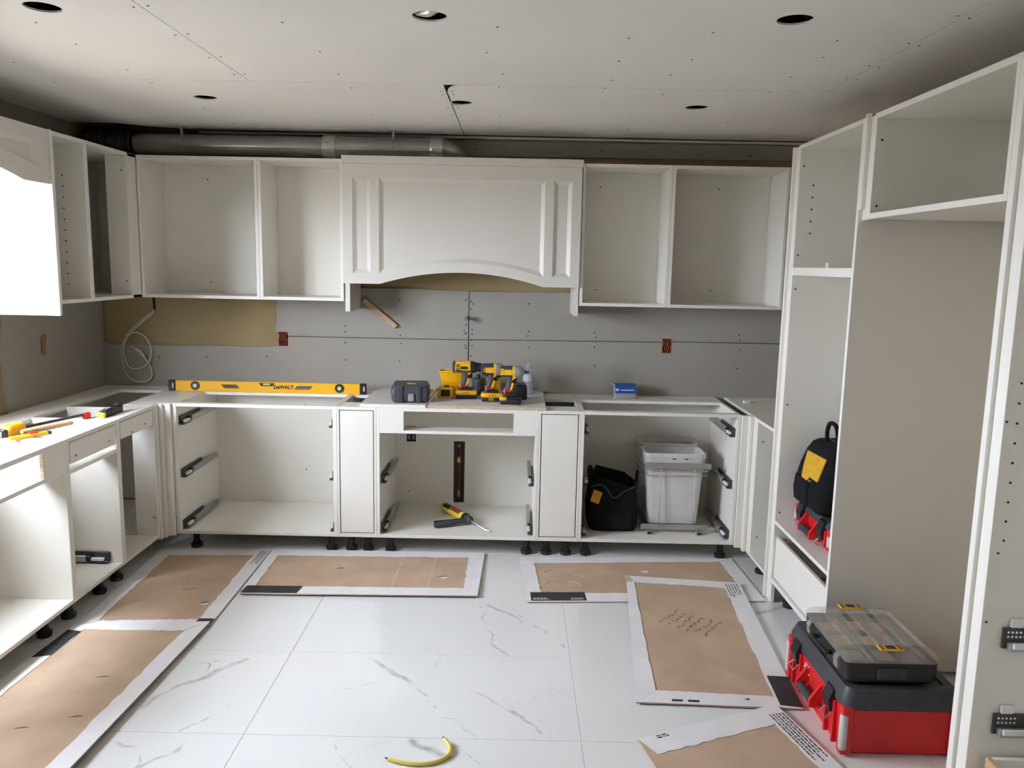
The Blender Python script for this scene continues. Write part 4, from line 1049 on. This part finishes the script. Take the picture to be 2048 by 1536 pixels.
obj('handle', MB().tube(spline([(.115, -.10, .19), (.14, -.09, .28), (.15, -.04, .335), (.155, .02, .28), (.145, .05, .20)], 6), .009, 8), 'fabric', bg, 60)
obj('yellow_patch', MB().box(-.028, .028, -.004, .004, -.035, .035, .003, 1, Tr(-.112, -.135, .205) @ Ry(.35) @ Rx(-.15)), 'fabric_y', bg, 0)
bg.scale = (.93, 1, 1)
obj('seam_piping', MB().tube(spline([(-.135, -.118, .262), (-.07, -.122, .27), (.0, -.128, .20), (.06, -.122, .235), (.13, -.11, .262)], 6), .0045, 6), 'rubber', bg)

# ------------------------------------------------------------------ stackable red toolboxes
def packbox(label, loc, rz, L, W, H, zl, tall):
    r = thing('tool_box', label, 'tool box', loc, rz, local=True)
    hL, hW = L / 2, W / 2
    obj('body', MB().loft([rr(0, 0, hW - .022, hL - .024, .02, 0), rr(0, 0, hW - .012, hL - .014, .022, .012), rr(0, 0, hW - .008, hL - .010, .022, zl - .002)]), 'red', r, 35)
    ld_ = obj('lid', MB().loft([rr(0, 0, hW - .010, hL - .012, .024, zl - .0015), rr(0, 0, hW - .002, hL - .002, .030, zl + .004), rr(0, 0, hW - .002, hL - .002, .030, zl + (H - zl) * .45), rr(0, 0, hW - .016, hL - .016, .030, H), rr(0, 0, hW - .045, hL - .045, .02, H), rr(0, 0, hW - .050, hL - .050, .02, H - .008)]), 'case', r, 35)
    for k in range(-2, 3):
        obj('lid_rib', MB().box(-hW + .018, -hW + .055, k * .016 - .004, k * .016 + .004, H - .004, H + .003, .002), 'plastic_black', ld_, 0)
    for sx in (-1, 1):
        for sy in (-1, 1):
            cx, cy = sx * (hW - .018), sy * (hL - .018)
            p = obj('corner_post', MB().box(cx - .020, cx + .020, cy - .020, cy + .020, .006, zl + .012, .008, 2), 'red', r)
            obj('corner_guard', MB().loft_axis((cx + sx * .010, cy + sy * .010, .024), (cx + sx * .010, cy + sy * .010, zl - .016), [(0, .010), (.06, .0145), (.94, .0145), (1, .010)], 14), 'guard', p)
    f = -hW
    for sy in (-1, 1):
        cy = sy * L * .30
        l_ = obj('latch', MB().prism([(f - .004, zl + .030), (f + .012, zl + .036), (f + .012, zl - .045), (f - .012, zl - .050), (f - .020, zl - .012)], cy - .029, cy + .029, 'xz'), 'plastic_black', r, 0)
        obj('latch_wire', MB().tube([(f + .008, cy - .022, zl - .046), (f - .022, cy - .026, zl - .075), (f - .022, cy + .026, zl - .075), (f + .008, cy + .022, zl - .046)], .003, 6), 'chrome', l_)
        for s2 in (-1, 1): obj('rib', MB().box(f - .004, f + .012, cy + s2 * .036 - .005, cy + s2 * .036 + .005, .01, zl - .004, .002), 'red', r, 0)
    hz = max(.030, zl - .090)
    obj('handle', MB().loft_axis((f - .022, -.062, hz), (f - .022, .062, hz), [(0, .012), (.05, .016), (.95, .016), (1, .012)], 14), 'rubber', r)
    for sy in (-1, 1):
        obj('handle_bracket', MB().prism([(f + .012, hz + .075), (f - .004, hz + .060), (f - .036, hz + .012), (f - .036, hz - .016), (f - .010, hz - .018), (f + .012, hz + .02)], sy * .068 - .007, sy * .068 + .007, 'xz'), 'red', r, 0)
    if tall:
        mb = MB()
        TL_ = Matrix.Translation((f + .0065, .075, zl - .030)) @ Rz(-PI / 2) @ FRONT_TEXT
        mb.prism([(-.030, -.012), (-.022, -.012), (-.008, .012), (-.016, .012)], 0, .0016, 'xy', TL_)
        mb.prism([(-.016, -.012), (-.008, -.012), (.006, .012), (-.002, .012)], 0, .0016, 'xy', TL_)
        mb.prism([(-.002, -.012), (.006, -.012), (.020, .012), (.012, .012)], 0, .0016, 'xy', TL_)
        mb.prism([(.012, -.022), (.030, -.020), (.030, -.017), (.012, -.018)], 0, .0016, 'xy', TL_)
        obj('emblem', mb, 'clip', r, 0)
    return r
packbox('large red tool box with charcoal lid standing on the floor by the fridge bay', (1.332, 2.795, 0.0005), 0.0, .555, .405, .240, .168, True)
packbox('low red tool box with charcoal lid on the pantry shelf', (1.555, 3.525, .4305), 0.0, .42, .385, .125, .088, False)

# parts organiser with clear lid on the large box
og = thing('parts_organizer', 'black parts organizer with clear lid and yellow latches on the red box', 'organizer', (1.300, 2.752, .2438), 0.0, local=True)
ohx, ohy = .158, .198
obj('tray', MB().loft([rr(0, 0, ohx - .016, ohy - .016, .012, 0), rr(0, 0, ohx - .006, ohy - .006, .016, .010), rr(0, 0, ohx, ohy, .018, .080), rr(0, 0, ohx - .006, ohy - .006, .014, .080), rr(0, 0, ohx - .012, ohy - .012, .012, .014)]), 'plastic_black', og, 35)
fills = ['parts_grey', 'parts_tan', 'parts_tan', 'parts_grey', 'parts_tan', 'parts_tan', 'parts_grey', 'parts_grey', 'parts_tan']
for i in range(3):
    for j in range(3):
        cx, cy = -.094 + i * .094, -.116 + j * .116
        c_ = obj('parts_cup', MB().loft([rr(cx, cy, .036, .047, .006, .0145, 2), rr(cx, cy, .043, .055, .006, .074, 2), rr(cx, cy, .041, .053, .006, .074, 2), rr(cx, cy, .035, .046, .006, .0165, 2)]), 'clear' if i != 1 else 'rubber', og, 30)
        obj('fasteners', MB().box(cx - .037, cx + .037, cy - .048, cy + .048, .018, .062 + .004 * ((i + j) % 2), .006), fills[i * 3 + j], c_)
cl_ = obj('clear_lid', MB().loft([rr(0, 0, ohx + .004, ohy + .004, .02, .0805), rr(0, 0, ohx + .004, ohy + .004, .02, .092), rr(0, 0, ohx - .002, ohy - .002, .022, .104), rr(0, 0, ohx - .022, ohy - .022, .02, .116)]), 'clear', og, 30)
for x in (-.094, 0, .094):
    obj('lid_rib', MB().box(x - .034, x + .034, -.145, .145, .1162, .122, .004), 'clear', cl_, 0)
for sy in (-1, 1):
    la = obj('latch', MB().box(-.042, .042, sy * (ohy - .030) - .020, sy * (ohy - .030) + .020, .117, .123, .002), 'yellow', og, 0)
    mbl = MB()
    for q in (-.034, -.027, .027, .034): mbl.box(q - .0015, q + .0015, sy * (ohy - .030) - .017, sy * (ohy - .030) + .017, .1232, .1242)
    obj('latch_slots', mbl, 'rubber', la, 0)
    obj('latch_grip', MB().box(-.016, .016, sy * (ohy - .030) - .012, sy * (ohy - .030) + .012, .1232, .1245), 'plastic_black', la, 0)
    obj('side_hook', MB().prism([(-ohx - .006, .076), (-ohx - .012, .060), (-ohx - .008, .030), (-ohx + .004, .022), (-ohx + .004, .078)], sy * .13 - .016, sy * .13 + .016, 'xz'), 'chrome', og, 0)
obj('end_grip', MB().box(-.050, .050, -ohy - .004, -ohy + .006, .020, .062, .003), 'rubber', og)
obj('handle', MB().tube(spline([(-ohx + .002, -.06, .05), (-ohx - .018, -.055, .05), (-ohx - .018, .055, .05), (-ohx + .002, .06, .05)], 5), .008, 8), 'plastic_black', og)

# closed tool bag on the pantry shelf box
pb = thing('tool_bag', 'closed black tool bag with yellow panel on the pantry shelf tool box', 'tool bag', (1.478, 3.572, .4305 + .129), 0.0, local=True)
def bw(k): return 1 + .02 * math.sin(k * 5)
obj('bag_body', MB().loft([bagring(.120, .150, .05, 0), bagring(.142, .170, .06, .02), bagring(.146, .174, .06, .09), bagring(.126, .168, .06, .18), bagring(.100, .156, .05, .25), bagring(.078, .146, .045, .285), bagring(.060, .130, .04, .297)]), 'fabric', pb, 60)
mb = MB().prism([(.085, .245), (-.13, .252), (-.13, .150), (-.035, .150), (-.02, .115), (.035, .112), (.070, .18)], 0, .006, 'yz')
for v in mb.bm.verts: v.co.x += -.153 + max(0.0, v.co.z - .10) * .31
obj('yellow_panel', mb, 'fabric_y', pb, 0)
obj('handle', MB().tube(spline([(-.03, .055, .27), (-.035, .058, .34), (-.035, .03, .385), (-.035, -.035, .385), (-.035, -.065, .34), (-.03, -.06, .27)], 6), .010, 8), 'fabric', pb, 60)
obj('zip', MB().tube([(0, .11, .294), (0, -.11, .294)], .006, 6), 'rubber', pb)
obj('rivet', MB().cyl((-.134, -.055, .135), (-.146, -.055, .135), .006, n=10), 'chrome', pb)
obj('side_pocket', MB().loft([bagring(.010, .08, .008, .015), bagring(.016, .085, .010, .07), bagring(.010, .08, .008, .13)], T=Tr(-.140, .03, 0)), 'fabric', pb, 60)

# ------------------------------------------------------------------ floor protection: opened cartons
def lerp(a, b_, t): return tuple(a[i] + (b_[i] - a[i]) * t for i in range(len(a)))
SURF = {}
def surf_z(r, x, y):
    """height of a sheet's upper face at x, y (inverse bilinear)"""
    O = SURF[r.name]; u = v = .5
    for _ in range(8):
        a, b_ = lerp(O[0], O[1], u), lerp(O[3], O[2], u); p = lerp(a, b_, v)
        du = tuple((O[1][i] - O[0][i]) * (1 - v) + (O[2][i] - O[3][i]) * v for i in range(2)); dv = tuple(b_[i] - a[i] for i in range(2))
        ex, ey = x - p[0], y - p[1]; det = du[0] * dv[1] - du[1] * dv[0]
        u += (ex * dv[1] - ey * dv[0]) / det; v += (du[0] * ey - du[1] * ex) / det
    return lerp(lerp(O[0], O[1], u), lerp(O[3], O[2], u), v)[2]
def drape(mb, r, off):
    for v in mb.bm.verts: v.co.z = surf_z(r, v.co.x, v.co.y) + v.co.z + off
    return mb
def carton(label, out, inn, z=(.004, .004, .004, .004), skip=(), seed=1, thick=.004):
    """out / inn = corners TL TR BR BL of the sheet and of the bare brown part; z = height of each corner"""
    rg = random.Random(seed)
    cx = sum(p[0] for p in out) / 4; cy = sum(p[1] for p in out) / 4
    r = thing('cardboard_sheet', label, 'cardboard', (cx, cy, 0), group='opened cartons protecting the floor')
    O = [(p[0], p[1], zz) for p, zz in zip(out, z)]
    SURF[r.name] = O
    mb = MB(); n = 12; bm = mb.bm
    G = []
    for lay in (0, 1):
        g = []
        for i in range(n + 1):
            row = []
            for j in range(n + 1):
                p = lerp(lerp(O[0], O[1], j / n), lerp(O[3], O[2], j / n), i / n)
                q = rg.uniform(-.0016, .0016) if lay == 0 and (i in (0, n) or j in (0, n)) else 0
                if lay: q = G[0][i][j].co.x - p[0]
                row.append(bm.verts.new((p[0] + q, p[1] + q, p[2] - thick * (1 - lay))))
            g.append(row)
        G.append(g)
    for i in range(n):
        for j in range(n):
            for lay in (0, 1): bm.faces.new((G[lay][i][j], G[lay][i][j + 1], G[lay][i + 1][j + 1], G[lay][i + 1][j]))
    bd = [(0, j) for j in range(n)] + [(i, n) for i in range(n)] + [(n, n - j) for j in range(n)] + [(n - i, 0) for i in range(n)]
    for (a, c_) in zip(bd, bd[1:] + bd[:1]):
        bm.faces.new((G[0][a[0]][a[1]], G[0][c_[0]][c_[1]], G[1][c_[0]][c_[1]], G[1][a[0]][a[1]]))
    bmesh.ops.recalc_face_normals(bm, faces=bm.faces)
    obj('sheet', mb, 'card', r, 0)
    for k in range(4):
        if k in skip: continue
        mb = MB(); N_ = 22
        a, b_, c_, d_ = out[k], out[(k + 1) % 4], inn[(k + 1) % 4], inn[k]
        o_, i_ = [], []
        for q in range(N_ + 1):
            po = lerp(a, b_, q / N_); pi_ = lerp(d_, c_, q / N_)
            o_.append(po); i_.append((pi_[0] + rg.uniform(-.004, .004), pi_[1] + rg.uniform(-.004, .004)))
        dz = .0018 + .0003 * k
        def zz(p, o): return (p[0], p[1], surf_z(r, p[0], p[1]) + o)
        V0 = [mb.bm.verts.new(zz(p, .0003)) for p in o_ + i_[::-1]]; V1 = [mb.bm.verts.new(zz(p, dz)) for p in o_ + i_[::-1]]
        m_ = len(V0)
        for q in range(N_):
            mb.bm.faces.new((V1[q], V1[q + 1], V1[m_ - 2 - q], V1[m_ - 1 - q])); mb.bm.faces.new((V0[q], V0[q + 1], V0[m_ - 2 - q], V0[m_ - 1 - q]))
        for q in range(m_): mb.bm.faces.new((V0[q], V0[(q + 1) % m_], V1[(q + 1) % m_], V1[q]))
        bmesh.ops.recalc_face_normals(mb.bm, faces=mb.bm.faces)
        obj('white_flap', mb, 'cardwhite', r, 0)
    return r
def patch(r, name, pts, mt, off=.0003, h=.0008):
    return obj(name, drape(MB().prism(pts, 0, h, 'xy'), r, off), mt, r, 0)
def print_lines(r, a, b_, n, step, off=.0031, name='print_lines', w=.004, mt='ink', long=.035, gp=.009):
    """rows of small illegible print: a->b first row, step = row offset"""
    mb = MB(); rg = random.Random(5)
    d = Vector((b_[0] - a[0], b_[1] - a[1], 0)); L_ = d.length; d.normalize(); s_ = Vector((-d.y, d.x, 0)) * w / 2
    for k in range(n):
        o_ = Vector((a[0] + step[0] * k, a[1] + step[1] * k, 0)); t = 0
        Lk = L_ * rg.uniform(.75, 1)
        while t < Lk:
            l = rg.uniform(.3, 1) * long
            p = o_ + d * t; q = o_ + d * min(t + l, Lk)
            mb.prism([tuple((p + s_)[:2]), tuple((q + s_)[:2]), tuple((q - s_)[:2]), tuple((p - s_)[:2])], 0, .0003, 'xy')
            t += l + gp
    return obj(name, drape(mb, r, off), mt, r, 0, kind='stuff')

ca = carton('far left brown cardboard sheet with white borders in front of the left corner', [(-1.970, 4.335), (-1.358, 4.360), (-1.341, 3.392), (-1.926, 3.344)], [(-1.895, 4.245), (-1.432, 4.268), (-1.413, 3.45), (-1.855, 3.413)], seed=1, z=(.005, .005, .007, .006))
patch(ca, 'black_print', [(-1.414, 3.455), (-1.343, 3.455), (-1.342, 3.396), (-1.418, 3.396)], 'cardblack', .0028)
print_lines(ca, (-1.405, 4.33), (-1.405, 4.12), 4, (.011, 0))
patch(ca, 'tear', [(-1.47, 3.615), (-1.447, 3.632), (-1.435, 3.612), (-1.455, 3.60)], 'label')
patch(ca, 'tear', [(-1.475, 3.63), (-1.45, 3.645), (-1.44, 3.65), (-1.462, 3.625)], 'ink', .0002)
patch(ca, 'tear', [(-1.63, 3.78), (-1.56, 3.80), (-1.60, 3.785)], 'ink')
cb = carton('front left brown cardboard sheet below the sink base, white border curling up', [(-1.926, 3.352), (-1.345, 3.405), (-1.385, 2.20), (-1.99, 2.15)], [(-1.858, 3.306), (-1.422, 3.309), (-1.462, 2.26), (-1.90, 2.22)], z=(.015, .019, .030, .010), seed=2)
patch(cb, 'black_print', [(-1.926, 3.30), (-1.862, 3.285), (-1.870, 3.07), (-1.938, 3.05)], 'cardblack', .0030)
for (x, y) in ((-1.60, 2.9), (-1.55, 2.62), (-1.70, 2.55)): patch(cb, 'scuff', [(x, y), (x + .03, y + .012), (x + .05, y + .008), (x + .02, y + .002)], 'inkgrey')
cc_ = carton('long brown cardboard sheet in front of the drawer base, one black corner', [(-1.350, 4.358), (-0.148, 4.370), (-0.160, 3.758), (-1.328, 3.734)], [(-1.289, 4.261), (-0.236, 4.291), (-0.233, 3.846), (-1.281, 3.829)], z=(.009, .009, .016, .012), seed=3)
patch(cc_, 'black_print', [(-1.318, 3.828), (-1.040, 3.832), (-1.048, 3.744), (-1.326, 3.738)], 'cardblack', .0030)
for x0 in (-0.60, -0.42): patch(cc_, 'crease', [(x0, 4.28), (x0 + .006, 4.28), (x0 + .004, 3.85), (x0 - .002, 3.85)], 'crease', .0001, .0004)
patch(cc_, 'tear', [(-0.375, 3.985), (-0.345, 4.000), (-0.32, 3.99), (-0.345, 3.968)], 'label')
patch(cc_, 'tear', [(-0.385, 3.99), (-0.35, 4.008), (-0.325, 4.0), (-0.355, 3.996)], 'ink', .0004)
patch(cc_, 'tear', [(-0.93, 4.085), (-0.90, 4.10), (-0.89, 4.09)], 'ink')
cdd = carton('brown cardboard sheet in front of the bin cabinet, black printed corner', [(0.043, 4.331), (1.249, 4.368), (1.269, 3.789), (0.086, 3.717)], [(0.128, 4.236), (1.174, 4.319), (1.191, 3.90), (0.155, 3.815)], z=(.006, .005, .005, .007), seed=4)
patch(cdd, 'black_print', [(0.100, 3.828), (0.372, 3.844), (0.376, 3.744), (0.104, 3.726)], 'cardblack', .0030)
print_lines(cdd, (0.115, 3.742), (0.20, 3.747), 2, (0, .012), .0041, 'white_print', .007, 'label', .016, .004)
print_lines(cdd, (0.30, 3.752), (0.365, 3.756), 2, (0, .012), .0041, 'white_print', .007, 'label', .016, .004)
patch(cdd, 'tear', [(0.70, 4.15), (0.745, 4.16), (0.735, 4.125), (0.71, 4.13)], 'label')
mb = MB()
for (x, y, r0) in ((0.26, 4.10, .05), (0.27, 3.93, .06), (0.34, 4.05, .03)):
    mb.tube([(x + r0 * math.cos(a_ * .4) * 1.6, y + r0 * math.sin(a_ * .4), .0005) for a_ in range(9)], .002, 4)
obj('tape_scuff', drape(mb, cdd, 0), 'crease', cdd, 0, kind='stuff')
ce = carton('right brown cardboard sheet with handwriting, overlapping the sheet behind it', [(0.609, 4.042), (1.188, 3.979), (1.105, 2.802), (0.482, 2.819)], [(0.640, 3.960), (1.097, 3.910), (1.020, 2.880), (0.569, 2.904)], z=(.022, .020, .008, .011), seed=5)
patch(ce, 'black_print', [(1.040, 3.035), (1.124, 3.03), (1.108, 2.806), (1.026, 2.82)], 'cardblack', .0028)
print_lines(ce, (1.110, 3.955), (1.100, 3.79), 5, (.014, 0))
print_lines(ce, (0.62, 2.835), (0.74, 2.832), 1, (0, .01), .0031, 'printed_marks', .014, 'ink', .05, .02)
mb = MB(); rg = random.Random(11)
for row in range(6):                      # pencilled note, illegible
    bx_, by_ = .690 + row * .036, 3.50 - row * .024
    pts = []
    for k in range(15):
        pts.append((bx_ + k * .0075 + rg.uniform(-.002, .002), by_ + k * .009 + rg.uniform(-.016, .016), .0004))
        if k % 3 == 2:
            mb.tube(pts, .0014 if row != 3 else .0022, 4); pts = []
obj('pencil_note', drape(mb, ce, 0), 'inkgrey', ce, 0, kind='stuff')
patch(ce, 'hole', [(0.90, 2.855), (0.92, 2.862), (0.918, 2.848)], 'ink', .0028)
patch(ce, 'torn_edge', [(0.595, 4.03), (0.625, 4.035), (0.632, 3.965), (0.60, 3.955)], 'particle', .0028)
cf_ = carton('nearest brown cardboard sheet at the lower edge, printed paragraph on its border', [(0.455, 2.585), (1.005, 2.815), (1.205, 2.10), (0.60, 1.95)], [(0.512, 2.500), (0.965, 2.685), (1.110, 2.13), (0.60, 1.95)], z=(.008, .017, .006, .006), seed=6, skip=(2, 3))
print_lines(cf_, (1.010, 2.755), (1.086, 2.47), 5, (-.0125, -.0035), w=.0048, long=.024, gp=.005)
print_lines(cf_, (0.52, 2.60), (0.565, 2.618), 2, (.004, -.010), .0031, 'printed_marks', .004, 'ink', .02, .005)

# ------------------------------------------------------------------ loose on the floor
yc = thing('cable_offcut', 'short curved offcut of pale yellow cable on the tiles', 'cable', (-0.28, 2.47, 0))
pc = spline([(-0.392, 2.444, .007), (-0.35, 2.427, .007), (-0.29, 2.419, .007), (-0.235, 2.432, .007), (-0.198, 2.466, .008), (-0.192, 2.505, .012), (-0.215, 2.548, .016)], 8)
obj('sheath', MB().tube(pc, .0068, 10), 'cord', yc, 50)
for p, q in ((pc[0], pc[1]), (pc[-1], pc[-2])):
    d = (p - q).normalized()
    obj('core_wire', MB().cyl(p, p + d * .012, .0025, n=8), 'ink', yc)
